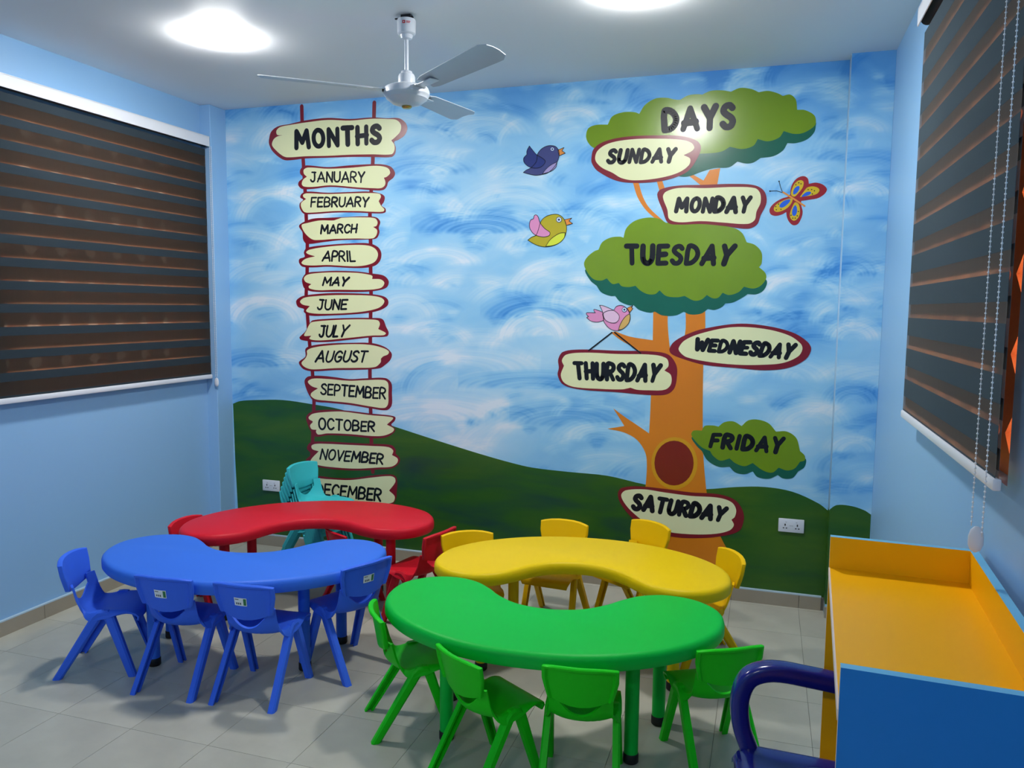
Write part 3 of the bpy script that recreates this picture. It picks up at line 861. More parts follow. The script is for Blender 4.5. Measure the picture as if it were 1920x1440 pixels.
def screen(name, X, hole, label):
    y0, y1, z0, z1 = hole
    e = empty(name, (X, (y0 + y1) / 2, z0))
    structure(e, label)
    ny = max(1, round((y1 - y0) / .19))
    nz = max(1, round((z1 - z0) / .19))
    by, bz = (y1 - y0) / ny, (z1 - z0) / nz
    me = block_mesh(.5, 1.0)
    for a in range(ny):
        for b in range(nz):
            o = obj('screen_block', me, M_TERRA, e)
            o.location = (0, y0 + (a + .5) * by - (y0 + y1) / 2, (b + .5) * bz)
            o.scale = (.07, by, bz)


screen('window_1', XL - .17, LW, 'left window opening filled with terracotta screen blocks')
screen('window_2', XR + .035, RW, 'right window opening filled with terracotta screen blocks')

# ------------------------------------------------------------------ lamps
M_LAMPW = mat('white_lamp_rim', (235, 238, 240), .4)
M_GLOW = emit('lamp_diffuser', (1.0, .99, .97), LAMP_STRENGTH)
M_GLOW2 = emit('rear_lamp_diffuser', (1.0, .99, .97), REAR_LAMP_STRENGTH)


def lamp(x, y, label, glow=None):
    e = empty('ceiling_light', (x, y, H))
    tag(e, label, 'ceiling light', 'round ceiling lights')
    build('base_plate', MB().lathe([(.085, 0), (.085, -.006)], 40), M_LAMPW, e, True, 40)
    build('diffuser', MB().lathe([(.096, -.004), (.100, -.008), (.100, -.014), (.096, -.021), (.084, -.025), (.05, -.028), (.001, -.029)], 40), glow or M_GLOW, e, True, 60)


lamp(-2.33, 3.01, 'glowing round white ceiling light left of the fan')
lamp(-.50, 3.01, 'glowing round white ceiling light right of the fan')
lamp(-2.33, -.85, 'round white ceiling light behind the viewer on the left', M_GLOW2)
lamp(-.50, -.85, 'round white ceiling light behind the viewer on the right', M_GLOW2)

# ------------------------------------------------------------------ ceiling fan
M_FAN = mat('white_fan_enamel', (214, 220, 228), .3)
M_FANB = mat('white_fan_blade', (196, 204, 214), .35, var=.04, scale=12)
M_DARK = mat('dark_hook', (26, 26, 30), .6)
M_BRASS = mat('brass_button', (188, 160, 80), .25, metallic=.8)
M_LOGO = mat('red_print', (196, 34, 40), .5)
FX, FY = -1.431, 3.013
fan = empty('ceiling_fan', (FX, FY, H))
tag(fan, 'white three-bladed ceiling fan hanging between the two ceiling lights', 'ceiling fan')


def fz(z): return z - H


build('hook', MB().box(-.02, .022, -.012, .012, fz(2.648), fz(2.664)).box(-.05, .03, -.004, .004, fz(2.652), fz(2.656)), M_DARK, fan)
cano = build('canopy', MB().lathe([(.036, fz(2.646)), (.0375, fz(2.64)), (.0365, fz(2.592)), (.033, fz(2.588)), (.026, fz(2.586)), (.022, fz(2.572)), (.012, fz(2.568))], 32), M_FAN, fan, True, 35)


def on_canopy(a0, a1, z0, z1, r=.0378):
    V = []
    for k in range(5):
        a = a0 + (a1 - a0) * k / 4
        V += [(r * math.cos(a), r * math.sin(a), fz(z0)), (r * math.cos(a), r * math.sin(a), fz(z1))]
    return V, [(2 * k, 2 * k + 2, 2 * k + 3, 2 * k + 1) for k in range(4)]


AC = math.atan2(-FY, -FX)      # towards the room's near end
lg = MB()
lg.add(*on_canopy(AC - .45, AC - .02 - .12, 2.621, 2.633))
lg.add(*on_canopy(AC - .04, AC + .42, 2.6275, 2.6305))
lg.add(*on_canopy(AC - .04, AC + .36, 2.6225, 2.625))
build('printed_logo', lg, M_LOGO, cano, label='small red printed logo')
build('printed_logo', MB().add(*on_canopy(AC - .34, AC - .25, 2.6245, 2.6295, .0381)), M_FAN, cano)
build('rod', MB().lathe([(.0085, fz(2.572)), (.0085, fz(2.435))], 16), M_FAN, fan, True, 40)
build('rod_cover', MB().lathe([(.011, fz(2.448)), (.022, fz(2.444)), (.024, fz(2.436)), (.031, fz(2.432)), (.034, fz(2.424)), (.035, fz(2.388))], 28), M_FAN, fan, True, 35)
build('motor', MB().lathe([(.03, fz(2.388)), (.07, fz(2.386)), (.088, fz(2.378)), (.093, fz(2.366)), (.093, fz(2.352)), (.089, fz(2.346)), (.087, fz(2.344)), (.084, fz(2.336)), (.08, fz(2.334)), (.06, fz(2.318)), (.03, fz(2.309)), (.02, fz(2.308))], 40), M_FAN, fan, True, 30)
build('hub_button', MB().lathe([(.02, fz(2.309)), (.0205, fz(2.303)), (.016, fz(2.299)), (.006, fz(2.298))], 20), M_BRASS, fan, True, 40)


def blade_mesh():
    mb = MB()
    rows = []
    n = 14
    for k in range(n + 1):
        t = k / n
        r = .135 + .445 * t
        w = .047 + .018 * t
        if t > .9:
            w *= math.sqrt(max(0.0, 1 - ((t - .9) / .1) ** 2 * .55))
        if t < .06:
            w *= .8
        rows.append((r, w))
    V, Fc = [], []
    for r, w in rows:
        for s in (-1, -.33, .33, 1):
            zc = -.006 * s * s
            V.append((r, s * w, zc + .0015))
    nb = len(V)
    V += [(a, b, c - .003) for a, b, c in V]
    for k in range(n):
        for j in range(3):
            a = k * 4 + j
            Fc += [(a, a + 1, a + 5, a + 4), (nb + a, nb + a + 4, nb + a + 5, nb + a + 1)]
        a = k * 4
        Fc += [(a, a + 4, nb + a + 4, nb + a), (a + 3, nb + a + 3, nb + a + 7, a + 7)]
    for j in range(3):
        Fc += [(j, nb + j, nb + j + 1, j + 1), (n * 4 + j, n * 4 + j + 1, nb + n * 4 + j + 1, nb + n * 4 + j)]
    pit = R_(-11)
    V = [(a, b * math.cos(pit) - c * math.sin(pit), b * math.sin(pit) + c * math.cos(pit)) for a, b, c in V]
    return mesh('blade', V, Fc, True, 30)


bmsh = blade_mesh()
amsh = MB().box(.06, .2, -.022, .022, -.006, -.002, .0015).box(.075, .1, -.03, .03, -.006, -.0005, .0015).mesh('blade_arm')
for ang in (-32, 87, 207):
    b = obj('blade', bmsh, M_FANB, fan)
    b.location = (0, 0, fz(2.370))
    b.rotation_euler = (0, R_(-3.0), R_(ang))
    a = obj('blade_arm', amsh, M_FAN, b)
    a.location = (0, 0, -.003)

# ------------------------------------------------------------------ zebra roller blinds
M_BOPQ = fabric('charcoal_blind_band', (50, 60, 67), .0, .04)
M_BSHEER = fabric('sheer_blind_band', (74, 68, 64), .40, .5)
M_BOPQL = fabric('lit_blind_band', (70, 82, 90), .0, .03)  # charcoal band again, colour lightened for lamplight on the right blind
M_BSHEERL = fabric('lit_grey_sheer_band', (104, 100, 98), .36, .28)  # sheer band again, room light on the right blind put into its colour
M_BOPQR = fabric('charcoal_rear_band', (56, 54, 52), .13, .05)
M_BOPQD = fabric('charcoal_dense_rear_band', (78, 80, 82), .04, .02)
M_BWHITE = mat('white_blind_rail', (222, 224, 230), .4)
M_CHAIN = mat('clear_bead_chain', (240, 242, 246), .3)


def chain_mesh(z0, z1, pitch=.0105, r=.0026):
    bm = bmesh.new()
    z = z0
    while z > z1:
        bmesh.ops.create_icosphere(bm, subdivisions=1, radius=r, matrix=Matrix.Translation((0, 0, z)))
        z -= pitch
    ret = bmesh.ops.create_cone(bm, cap_ends=True, segments=6, radius1=.0008, radius2=.0008, depth=z0 - z1, matrix=Matrix.Translation((0, 0, (z0 + z1) / 2)))
    me = bpy.data.meshes.new('bead_chain')
    bm.to_mesh(me)
    bm.free()
    me.polygons.foreach_set('use_smooth', [True] * len(me.polygons))
    return me


def blind(wallx, sgn, y0, y1, ztop, zbot, opq, pitch, gap, chain_ys, chain_z, wz, label, zoff=0.0, rear=None, front=None, sheer=None):
    """sgn points from the wall into the room"""
    e = empty('roller_blind', (wallx, (y0 + y1) / 2, zbot))
    tag(e, label, 'window blind')
    oy, oz = (y0 + y1) / 2, zbot
    xf, xr = sgn * .048, sgn * .042

    def strip(nm, x, a, b, ma):
        a, b = min(a, ztop), max(b, zbot + .012)
        if a - b < .002:
            return
        build(nm, MB().box(x - .0004, x + .0004, y0 - oy, y1 - oy, b - oz, a - oz), ma, e)

    z = ztop + zoff
    while z > zbot:
        strip('opaque_band', xf, z, z - opq, front or M_BOPQ)
        strip('sheer_band', xf, z - opq, z - pitch, sheer or M_BSHEER)
        # rear layer: its opaque bands stand behind the front sheer ones, short of a slit
        strip('rear_opaque_band', xr, z - opq + .012, z - pitch + gap, rear or M_BOPQR)
        strip('rear_sheer_band', xr, z - pitch + gap, z - pitch - opq + .012, M_BSHEER)
        z -= pitch
    build('bottom_rail', MB().box(min(xr, xf) - .006, max(xr, xf) + .006, y0 - oy - .006, y1 - oy + .006, -.012, .014, .005), M_BWHITE, e, True, 40)
    a, b = sorted((sgn * .066, sgn * .07))
    build('fascia', MB().box(a, b, y0 - oy - .015, y1 - oy + .015, ztop - oz - .004, ztop - oz + .052, .001)
          .box(min(0, sgn * .07), max(0, sgn * .07), y0 - oy - .015, y1 - oy + .015, ztop - oz + .05, ztop - oz + .054), M_BWHITE, e)
    roll = MB().lathe([(.022, y0 - oy - .008), (.022, y1 - oy + .008)], 20)
    roll.V = [(sgn * .04 + p[0], p[2], ztop - oz + .018 + p[1]) for p in roll.V]
    build('fabric_roll', roll, M_BOPQ, e, True, 40)
    for cy in chain_ys:
        c = obj('bead_chain', chain_mesh(chain_z[0] - oz, chain_z[1] - oz), M_CHAIN, e)
        c.location = (sgn * .078, cy - oy, 0)
        c['kind'] = 'stuff'
    wy = sum(chain_ys) / len(chain_ys)
    wmb = MB().lathe([(.002, 0), (.010, .005), (.0145, .016), (.0148, .034), (.011, .048), (.004, .055)], 20)
    wmb.V = [(p[0] + sgn * .078, p[1] * .4 + wy - oy, p[2] + wz - oz) for p in wmb.V]
    build('chain_weight', wmb, M_BWHITE, e, True, 60)
    return e


blind(XL, 1, 2.30, 3.965, 2.425, 1.062, .039, .1015, .006, (3.968, 3.982), (2.42, 1.06), 1.0, 'dark striped roller blind on the left wall', -.02)
blind(XR, -1, 1.83, 3.00, 2.445, 1.142, .060, .1045, .011, (1.775, 1.862), (2.44, 1.045), 1.0, 'dark striped roller blind on the right wall with long bead chain', -.03, M_BOPQD, M_BOPQL, M_BSHEERL)

# ------------------------------------------------------------------ wall sockets
M_SOCK = mat('white_socket_plastic', (214, 218, 226), .35)


def socket(pxl, pyt, pxr, pyb, label):
    x0, z1 = on_wall(pxl, pyt)
    x1, z0 = on_wall(pxr, pyb)
    w, hgt = .122, .068
    cx, cz = (x0 + x1) / 2, (z0 + z1) / 2
    e = empty('wall_socket', (cx, D - .0015, cz))
    tag(e, label, 'socket', 'double wall sockets')
    p = build('plate', MB().box(-w / 2, w / 2, -.010, 0, -hgt / 2, hgt / 2, .003), M_SOCK, e, True, 40)
    for s in (-1, 1):
        cxs = s * .029
        hm = MB()
        hm.box(cxs - .0028, cxs + .0028, -.0104, -.009, -.002, .009)
        hm.box(cxs - .0105, cxs - .0035, -.0104, -.009, -.0155, -.0105)
        hm.box(cxs + .0035, cxs + .0105, -.0104, -.009, -.0155, -.0105)
        build('pin_hole', hm, M_DARK, e)
        build('switch_mark', MB().box(cxs - s * .004 - .004, cxs - s * .004 + .004, -.0106, -.009, .0165, .0185), mat('grey_mark', (120, 126, 134), .5), e)
    build('centre_mark', MB().box(-.009, .009, -.0104, -.009, -.0008, .0008), mat('grey_mark', (120, 126, 134), .5), e)


socket(494, 899, 526, 921, 'white double socket on the green hill left of the turquoise chairs')
socket(1460, 971, 1507, 999, 'white double socket on the green hill beside the corner pillar')

# ------------------------------------------------------------------ kidney tables
KID = [(0, -.312), (.18, -.293), (.34, -.235), (.48, -.14), (.575, -.02), (.605, .095), (.588, .2), (.51, .283), (.405, .308), (.31, .278), (.24, .215), (.19, .155), (.11, .095), (0, .072)]
KID = KID + [(-a, b) for a, b in KID[-2:0:-1]]
KO = spline(KID, True, 5)
KN = []
for i in range(len(KO)):
    d = KO[(i + 1) % len(KO)] - KO[i - 1]
    d = d / np.linalg.norm(d)
    KN.append(np.array([d[1], -d[0]]))   # outwards


def kidney_mesh():
    n = len(KO)
    rings = [(.02, TZ - .018), (.018, TZ - .050), (.006, TZ - .053), (0, TZ - .044), (0, TZ - .02), (.003, TZ - .010), (.010, TZ - .003), (.022, TZ)]
    V = []
    for ins, z in rings:
        V += [(p[0] - q[0] * ins, p[1] - q[1] * ins, z) for p, q in zip(KO, KN)]
    Fc = []
    for k in range(len(rings) - 1):
        for i in range(n):
            j = (i + 1) % n
            Fc.append((k * n + i, k * n + j, (k + 1) * n + j, (k + 1) * n + i))
    Fc.append(tuple(range(n))[::-1])
    Fc.append(tuple(range((len(rings) - 1) * n, len(rings) * n)))
    return mesh('tabletop', V, Fc, True, 50)


K_TOP = kidney_mesh()
K_LEG = MB().lathe([(.0235, .03), (.0235, TZ - .0185)], 24).mesh('leg', True, 40)
K_CAP = MB().lathe([(.022, 0), (.0255, .004), (.0255, .03), (.0235, .034)], 24).mesh('foot_cap', True, 50)
M_CAP = mat('black_rubber', (14, 14, 15), .6)


def plastic(name, rgb, rough=.45):
    return mat(name, rgb, rough, bump=.03, bscale=220, spec=.18)


P_BLUE = plastic('blue_plastic', (56, 114, 224))
P_GREEN = plastic('green_plastic', (0, 186, 62))
P_GREENC = plastic('bright_green_plastic', (22, 198, 20))
P_YEL = plastic('yellow_plastic', (230, 194, 0))
P_YELC = plastic('warm_yellow_plastic', (236, 188, 0))
P_RED = plastic('red_plastic', (206, 26, 44))
P_TEAL = plastic('turquoise_plastic', (62, 190, 196))
P_BLUEC = plastic('chair_blue_plastic', (58, 108, 234))


def table(x, y, ang, ma, label):
    e = empty('kidney_table', (x, y, 0), R_(ang))
    tag(e, label, 'table', 'kidney shaped classroom tables')
    t = bpy.data.objects.new('tabletop', K_TOP.copy())
    t.data.materials.append(ma)
    COL.objects.link(t)
    t.parent = e
    for lx, ly in ((-.325, -.085), (.31, -.075), (-.39, .19), (.39, .19)):
        lm = K_LEG.copy()
        lm.materials.append(ma)
        l = obj('leg', lm, None, e)
        l.location = (lx, ly, 0)
        c = obj('foot_cap', K_CAP, M_CAP, l)


table(-.691, 2.535, 5.3, P_GREEN, 'green kidney-shaped plastic table with green chairs around it')
table(-2.082, 2.715, 14.5, P_BLUE, 'blue kidney-shaped plastic table with blue chairs around it')
table(-.708, 3.188, 186, P_YEL, 'yellow kidney-shaped plastic table behind the green table')
table(-2.145, 3.398, 206.6, P_RED, 'red kidney-shaped plastic table behind the blue table')


# ------------------------------------------------------------------ nursery chairs
def lerp_tab(tab, t):
    for (a, va), (b, vb) in zip(tab[:-1], tab[1:]):
        if t <= b:
            k = (t - a) / (b - a) if b > a else 0
            k = min(1, max(0, k))
            return va + (vb - va) * k
    return tab[-1][1]


def seat_mesh():
    prof = spline([(.162, .226), (.166, .247), (.135, .259), (.07, .259), (.0, .252), (-.045, .25), (-.078, .262), (-.099, .294), (-.108, .334), (-.116, .372)], False, 4)
    L = [0]
    for a, b in zip(prof[:-1], prof[1:]):
        L.append(L[-1] + float(np.linalg.norm(b - a)))
    T = [l / L[-1] for l in L]

    def pr(t):
        for k in range(len(T) - 1):
            if t <= T[k + 1]:
                f = (t - T[k]) / (T[k + 1] - T[k])
                return prof[k] * (1 - f) + prof[k + 1] * f
        return prof[-1]

    wtab = [(0, .112), (.08, .124), (.4, .126), (.58, .122), (.72, .108), (1, .108)]
    ctab = [(0, 0), (.35, 0), (.55, .02), (.7, .042), (1, .034)]
    rtab = [(0, 0), (.2, .004), (.5, .016), (.62, .012), (.75, 0), (1, 0)]
    dtab = [(0, 0), (.18, .004), (.35, .026), (.55, .034), (.68, .02), (.8, 0), (1, 0)]
    US = .62
    nu = 20
    us = [-1, -.985, -.96, -.92, -.84] + [-.74 + 1.48 * i / (nu - 4) for i in range(nu - 3)] + [.84, .92, .96, .985, 1]
    tc, tt = .885, .985

    def S(u, t):
        p = pr(t)
        return Vector((lerp_tab(wtab, t) * u, p[0] + lerp_tab(ctab, t) * u * u, p[1] + lerp_tab(rtab, t) * u ** 4 - lerp_tab(dtab, t) * max(0, (abs(u) - .9) / .1) ** 1.5))

    def ta(u):
        return tc - .115 * (1 - (u / US) ** 2) if abs(u) < US else tc

    bm = bmesh.new()
    nl = 22
    grid = []
    for u in us:
        col = [bm.verts.new(S(u, ta(u) * k / nl)) for k in range(nl + 1)]
        if abs(u) > US - .02:
            col += [bm.verts.new(S(u, tc + (tt - tc) * k / 3)) for k in range(1, 4)]
        grid.append(col)
    for a, b in zip(grid[:-1], grid[1:]):
        for k in range(min(len(a), len(b)) - 1):
            bm.faces.new((a[k], a[k + 1], b[k + 1], b[k]))
    bmesh.ops.recalc_face_normals(bm, faces=bm.faces)
    bm.normal_update()
    # thickness
    th = .008
    fs = list(bm.faces)
    base = {v: v.normal.copy() for v in bm.verts}
    bnd = [e for e in bm.edges if len(e.link_faces) == 1]
    dup = {v: bm.verts.new(v.co - n * th) for v, n in base.items()}
    for f in fs:
        bm.faces.new([dup[v] for v in reversed(f.verts)])
    for e in bnd:
        a, b = e.verts
        bm.faces.new((a, b, dup[b], dup[a]))
    bmesh.ops.recalc_face_normals(bm, faces=bm.faces)
    me = bpy.data.meshes.new('seat')
    bm.to_mesh(me)
    bm.free()
    me.polygons.foreach_set('use_smooth', [True] * len(me.polygons))
    me.set_sharp_from_angle(angle=R_(50))
    return me


def back_pt(u, v, off=0.0):
    zb = .328 + .024 * u * u
    zt = .474 - .012 * abs(u) ** 3
    z = zb + (zt - zb) * v
    w = .104 + .017 * min(1, v * 1.8)
    y = -.110 - (z - .328) * .17 + .028 * u * u
    # backwards normal, mostly -y and bending round at the ends
    nx, ny = .42 * u, -1.0
    l = math.hypot(nx, ny)
    return (w * u + nx / l * off, y + ny / l * off, z)


def backrest_mesh():
    us = [-1, -.97, -.9, -.86, -.6, -.3, 0, .3, .6, .86, .9, .97, 1]
    vs = [0, .06, .3, .6, .88, .92, .975, 1]
    V, Fc = [], []
    nu, nv = len(us), len(vs)
    for v in vs:
        for u in us:
            soft = .004 if (abs(u) == 1 or v in (0, 1)) else 0
            V.append(back_pt(u, v, soft))
    for v in vs:
        for u in us:
            rim = abs(u) >= .9 or v >= .92
            o = .019 if rim else .009
            if abs(u) == 1 or v == 1:
                o = .015
            V.append(back_pt(u, v, o))
    n = nu * nv
    for j in range(nv - 1):
        for i in range(nu - 1):
            a = j * nu + i
            Fc += [(a, a + 1, a + nu + 1, a + nu), (n + a, n + a + nu, n + a + nu + 1, n + a + 1)]
    loop = [i for i in range(nu)] + [j * nu + nu - 1 for j in range(1, nv)] + [(nv - 1) * nu + i for i in range(nu - 2, -1, -1)] + [j * nu for j in range(nv - 2, 0, -1)]
    for a, b in zip(loop, loop[1:] + loop[:1]):
        Fc.append((a, b, n + b, n + a))
    return mesh('backrest', V, Fc, True, 40)


def leg_mesh(sx, sy):
    pts = [(.116, sy * -.004 + .036, .256), (.1165, sy * .012 + .036, .2555), (.117, sy * .026 + .036, .243), (.1255, .143 * sy, 0)]
    rings = []
    sec = [(-1, .5), (-.6, 1), (.6, 1), (1, .5), (1, -1), (.5, -1), (.5, .1), (-.5, .1), (-.5, -1), (-1, -1)]
    P = [Vector(p) for p in pts]
    for k, p in enumerate(P):
        d = (P[3] - P[2]).normalized() if k == 2 else (P[min(k + 1, 3)] - P[max(k - 1, 0)]).normalized()
        out = Vector((1, 0, 0))
        a = out.cross(d).normalized()
        ha = .019 if k < 3 else .0145
        ring = []
        for s, t in sec:
            q = p + a * s * ha + out * t * .0125
            if k == 3:
                dd = (P[3] - P[2]).normalized()
                q = q - dd * (q.z / dd.z)
            ring.append((q.x * sx, q.y, q.z))
        rings.append(ring)
    return MB().sweep(rings).mesh('leg', True, 35)


SEAT, BACK = seat_mesh(), backrest_mesh()
LEGS = [leg_mesh(sx, sy) for sx in (-1, 1) for sy in (-1, 1)]
PROTO = {}
M_STICK = mat('white_sticker', (226, 232, 236), .4)
M_STICKG = mat('green_sticker_print', (30, 116, 66), .4)
M_STICKT = mat('grey_sticker_print', (60, 66, 76), .5)


def chair(x, y, rz, ma, label, group, s=1.0, z=0.0, sticker=False, name='nursery_chair'):
    if ma.name not in PROTO:
        ms = []
        for me in [SEAT, BACK] + LEGS:
            c = me.copy()
            c.materials.clear()
            c.materials.append(ma)
            ms.append(c)
        PROTO[ma.name] = ms
    ms = PROTO[ma.name]
    e = empty(name, (x, y, z), R_(rz))
    e.scale = (s, s, s)
    tag(e, label, 'chair', group)
    obj('seat', ms[0], None, e)
    obj('backrest', ms[1], None, e)
    for me in ms[2:]:
        obj('leg', me, None, e)
    if sticker:
        def q(u0, u1, v0, v1, off, n=6):
            V = []
            for k in range(n + 1):
                u = u0 + (u1 - u0) * k / n
                V += [back_pt(u, v0, off), back_pt(u, v1, off)]
            return V, [(2 * k, 2 * k + 2, 2 * k + 3, 2 * k + 1) for k in range(n)]
        st = build('sticker', MB().add(*q(-.24, .18, .40, .62, .0098)), M_STICK, e, label='small white price sticker with a green end')
        build('green_print', MB().add(*q(.07, .16, .42, .60, .0102)), M_STICKG, st)
        tx = MB()
        for k in range(3):
            tx.add(*q(-.18 + k * .065, -.14 + k * .065, .435, .49, .0102, 2))
        tx.add(*q(-.21, -.08, .565, .585, .0102, 2))
        build('fine_print', tx, M_STICKT, st)
    return e


GB = 'blue chairs around the blue table'
chair(-2.57, 2.497, -65, P_BLUEC, 'blue chair at the left end of the blue table, facing right', GB)
chair(-2.157, 2.483, 4.3, P_BLUEC, 'blue chair seen from behind, second from the left at the blue table', GB, sticker=True)
chair(-1.822, 2.515, 4.5, P_BLUEC, 'blue chair seen from behind, third from the left at the blue table', GB, sticker=True)
chair(-1.61, 2.825, 66, P_BLUEC, 'blue chair at the right end of the blue table, facing left', GB, sticker=True)
GG = 'green chairs around the green table'
chair(-1.183, 2.487, -56, P_GREENC, 'green chair at the left end of the green table, facing right', GG, .92)
chair(-0.812, 2.272, -32, P_GREENC, 'green chair turned to the right, left of the two front table legs', GG, .92)
chair(-0.507, 2.326, 8, P_GREENC, 'green chair seen squarely from behind at the middle of the green table', GG, .92)
chair(-.125, 2.605, 30, P_GREENC, 'green chair at the right end of the green table, beside the dark blue armchair', GG, .92)
GY = 'yellow chairs around the yellow table'
chair(-1.227, 3.235, 210, P_YELC, 'yellow chair at the left end of the yellow table', GY, .97)
chair(-.916, 3.560, 175, P_YELC, 'yellow chair at the middle of the yellow table, before the green hill', GY, .97)
chair(-.563, 3.690, 147, P_YELC, 'yellow chair below the SATURDAY board', GY, .97)
chair(-0.207, 3.368, 117.5, P_YELC, 'yellow chair at the right end of the yellow table', GY, .97)
GR = 'red chairs around the red table'
chair(-1.525, 3.35, 76, P_RED, 'red chair at the right end of the red table, beside the yellow chair', GR, .97)
chair(-2.598, 3.145, -90, P_RED, 'red chair almost hidden behind the left end of the red table', GR, .93)
chair(-1.96, 3.47, -30, P_RED, 'small red chair pushed under the red table', GR, .80)
GT = 'stacked turquoise chairs'
for k in range(6):
    lb = ('topmost chair of the turquoise stack behind the red table' if k == 5 else 'bottom chair of the turquoise stack behind the red table' if k == 0 else
          'turquoise chair in the stack behind the red table, number %s from the bottom' % ('one two three four five six'.split()[k]))
    chair(-2.447 + .012 * k, 3.858 - .003 * k, -99, P_TEAL, lb, GT, .97, z=.028 * k)

# ------------------------------------------------------------------ open desk by the right wall
M_ORANGE = mat('orange_laminate', (246, 178, 0), .4, var=.02, scale=3, spec=.25)
M_AZURE = mat('azure_laminate', (28, 116, 184), .4, spec=.3)
M_EDGEB = mat('light_blue_edge_band', (110, 186, 224), .4)
M_EDGEP = mat('pale_edge_band', (226, 206, 200), .4)
desk = empty('open_desk', (.131, 1.2927, 0), R_(-2.9))
tag(desk, 'orange-topped desk with blue end panels and a raised rim against the right wall', 'desk')
DWX, DLY, DZ, DT = .322, .785, .94, .018


def two_tone(name, x0, x1, y0, y1, z0, z1, inner, label=None):
    """board whose inner face is orange, outer face blue, with banded edges"""
    me = MB().box(x0, x1, y0, y1, z0, z1).mesh(name)
    for ma in (M_AZURE, M_ORANGE, M_EDGEB, M_EDGEP):
        me.materials.append(ma)
    for p in me.polygons:
        n = p.normal
        if n.dot(Vector(inner)) > .5:
            p.material_index = 1
        elif n.z > .5:
            p.material_index = 2
        elif n.x < -.5:
            p.material_index = 3
        else:
            p.material_index = 0
    return obj(name, me, None, desk, label)


two_tone('end_panel', 0, DWX, 0, DT, 0, DZ, (0, 1, 0), 'blue end panel, orange inside')
two_tone('end_panel', 0, DWX, DLY - DT, DLY, 0, DZ, (0, -1, 0), 'blue end panel, orange inside')
two_tone('back_panel', DWX - DT, DWX - .0002, DT, DLY - DT, 0, DZ, (-1, 0, 0), 'orange back panel rising above the top')
tp = MB().box(.002, DWX - DT, DT, DLY - DT, .862 - DT, .862)
build('desk_top', tp, M_ORANGE, desk, label='orange recessed top')
build('front_edge', MB().box(-.0012, .002, DT, DLY - DT, .862 - DT, .862), M_EDGEP, desk)

# ------------------------------------------------------------------ dark blue armchair, pushed back under the desk
M_NAVY = mat('navy_glossy_plastic', (20, 28, 118), .2, bump=.02, bscale=120)
arm = empty('plastic_armchair', (0.182, 1.778, 0), R_(99))
tag(arm, 'glossy dark blue plastic armchair backed under the desk', 'armchair')


def rr_ring(p, d, up, hw, hh):
    d = d.normalized()
    side = d.cross(up).normalized()
    u = side.cross(d).normalized()
    out = []
    for k in range(16):
        a = 2 * math.pi * (k + .5) / 16
        c, s = math.cos(a), math.sin(a)
        c = math.copysign(abs(c) ** .5, c)
        s = math.copysign(abs(s) ** .5, s)
        out.append(tuple(p + side * c * hw + u * s * hh))
    return out


def sweep_path(pts, hw, hh, ref, n=6):
    Q = []
    P = [np.array(p, float) for p in pts]
    xy = spline([(p[1], p[2]) for p in pts], False, n)
    xs = np.interp(np.linspace(0, len(P) - 1, len(xy)), range(len(P)), [p[0] for p in P])
    Q = [Vector((float(x), float(q[0]), float(q[1]))) for x, q in zip(xs, xy)]
    rings = []
    for k, p in enumerate(Q):
        d = Q[min(k + 1, len(Q) - 1)] - Q[max(k - 1, 0)]
        rings.append(rr_ring(p, d, Vector(ref), hw, hh))
    return MB().sweep(rings)


for sx in (-1, 1):
    build('armrest', sweep_path([(sx * .222, .150, .40), (sx * .230, .172, .46), (sx * .235, .176, .53), (sx * .235, .155, .583), (sx * .235, .10, .603), (sx * .233, 0, .594), (sx * .226, -.10, .582), (sx * .205, -.17, .577)], .022, .027, (1, 0, 0)), M_NAVY, arm, True, 60)
    build('leg', sweep_path([(sx * .19, .165, .40), (sx * .2, .18, .2), (sx * .205, .19, 0)], .02, .02, (1, 0, 0), 3), M_NAVY, arm, True, 60)
    build('leg', sweep_path([(sx * .18, -.17, .40), (sx * .19, -.2, .2), (sx * .2, -.22, 0)], .02, .02, (1, 0, 0), 3), M_NAVY, arm, True, 60)
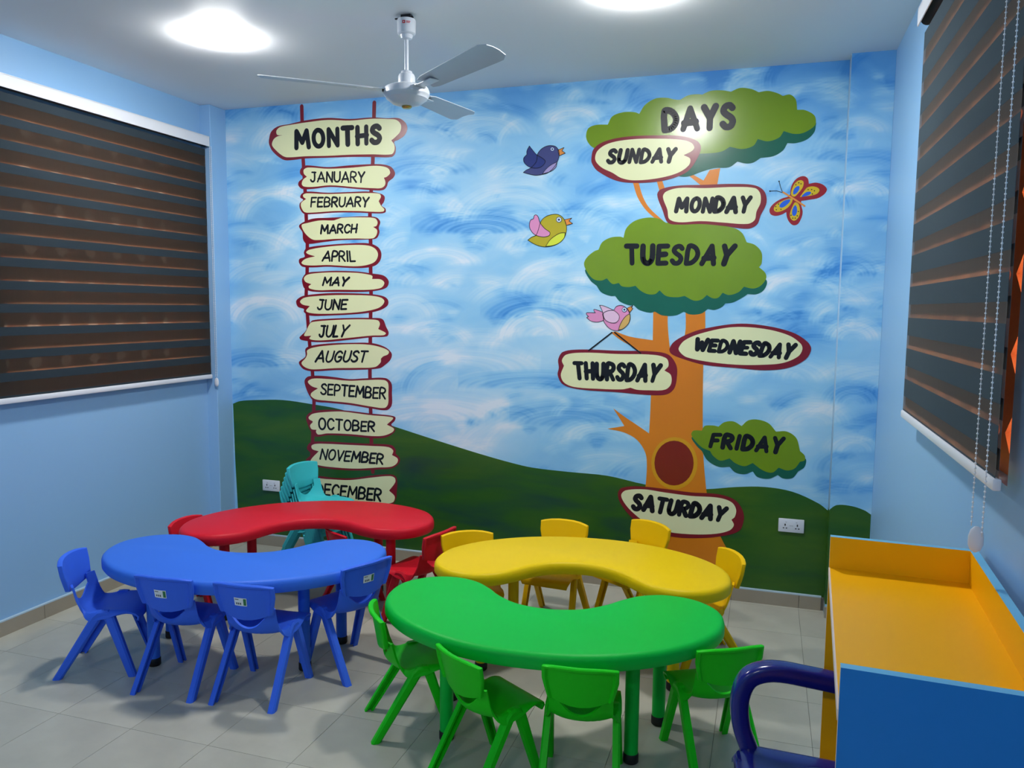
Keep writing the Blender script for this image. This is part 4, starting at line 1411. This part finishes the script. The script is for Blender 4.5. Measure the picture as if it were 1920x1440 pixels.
# dished seat
V, Fc = [], []
nx, ny = 16, 16
for lay, dz in ((0, 0), (1, -.012)):
    for j in range(ny + 1):
        for i in range(nx + 1):
            u, v = -1 + 2 * i / nx, -1 + 2 * j / ny
            w = .24 - .04 * (1 - v) / 2
            yy = .19 * v
            zz = .428 - .02 * (1 - v) / 2 - .022 * (1 - u ** 4) * (1 - max(0, v) ** 6)
            if v > .8:
                zz -= .045 * ((v - .8) / .2) ** 2
            if abs(u) > .9:
                zz -= .02 * ((abs(u) - .9) / .1) ** 2
            V.append((w * u, yy, zz + dz))
m0 = (nx + 1) * (ny + 1)
for j in range(ny):
    for i in range(nx):
        a = j * (nx + 1) + i
        Fc += [(a, a + 1, a + nx + 2, a + nx + 1), (m0 + a, m0 + a + nx + 1, m0 + a + nx + 2, m0 + a + 1)]
loop = list(range(nx + 1)) + [j * (nx + 1) + nx for j in range(1, ny + 1)] + [ny * (nx + 1) + i for i in range(nx - 1, -1, -1)] + [j * (nx + 1) for j in range(ny - 1, 0, -1)]
for a, b in zip(loop, loop[1:] + loop[:1]):
    Fc.append((a, b, m0 + b, m0 + a))
obj('seat', mesh('seat', V, Fc, True, 60), M_NAVY, arm)
build('front_skirt', MB().box(-.2, .2, .176, .19, .33, .388, .005), M_NAVY, arm, True, 50)
V, Fc = [], []
for lay, off in ((0, 0), (1, -.012)):
    for j in range(11):
        for i in range(13):
            u, v = -1 + 2 * i / 12, j / 10
            V.append((.185 * u * (1 - .1 * v), -.165 - .05 * v + .03 * u * u + off, .42 + .37 * v - .03 * v * u ** 4))
for j in range(10):
    for i in range(12):
        a = j * 13 + i
        Fc += [(a, a + 1, a + 14, a + 13), (143 + a, 143 + a + 13, 143 + a + 14, 143 + a + 1)]
loop = list(range(13)) + [j * 13 + 12 for j in range(1, 11)] + [130 + i for i in range(11, -1, -1)] + [j * 13 for j in range(9, 0, -1)]
for a, b in zip(loop, loop[1:] + loop[:1]):
    Fc.append((a, b, 143 + b, 143 + a))
obj('backrest', mesh('backrest', V, Fc, True, 60), M_NAVY, arm)
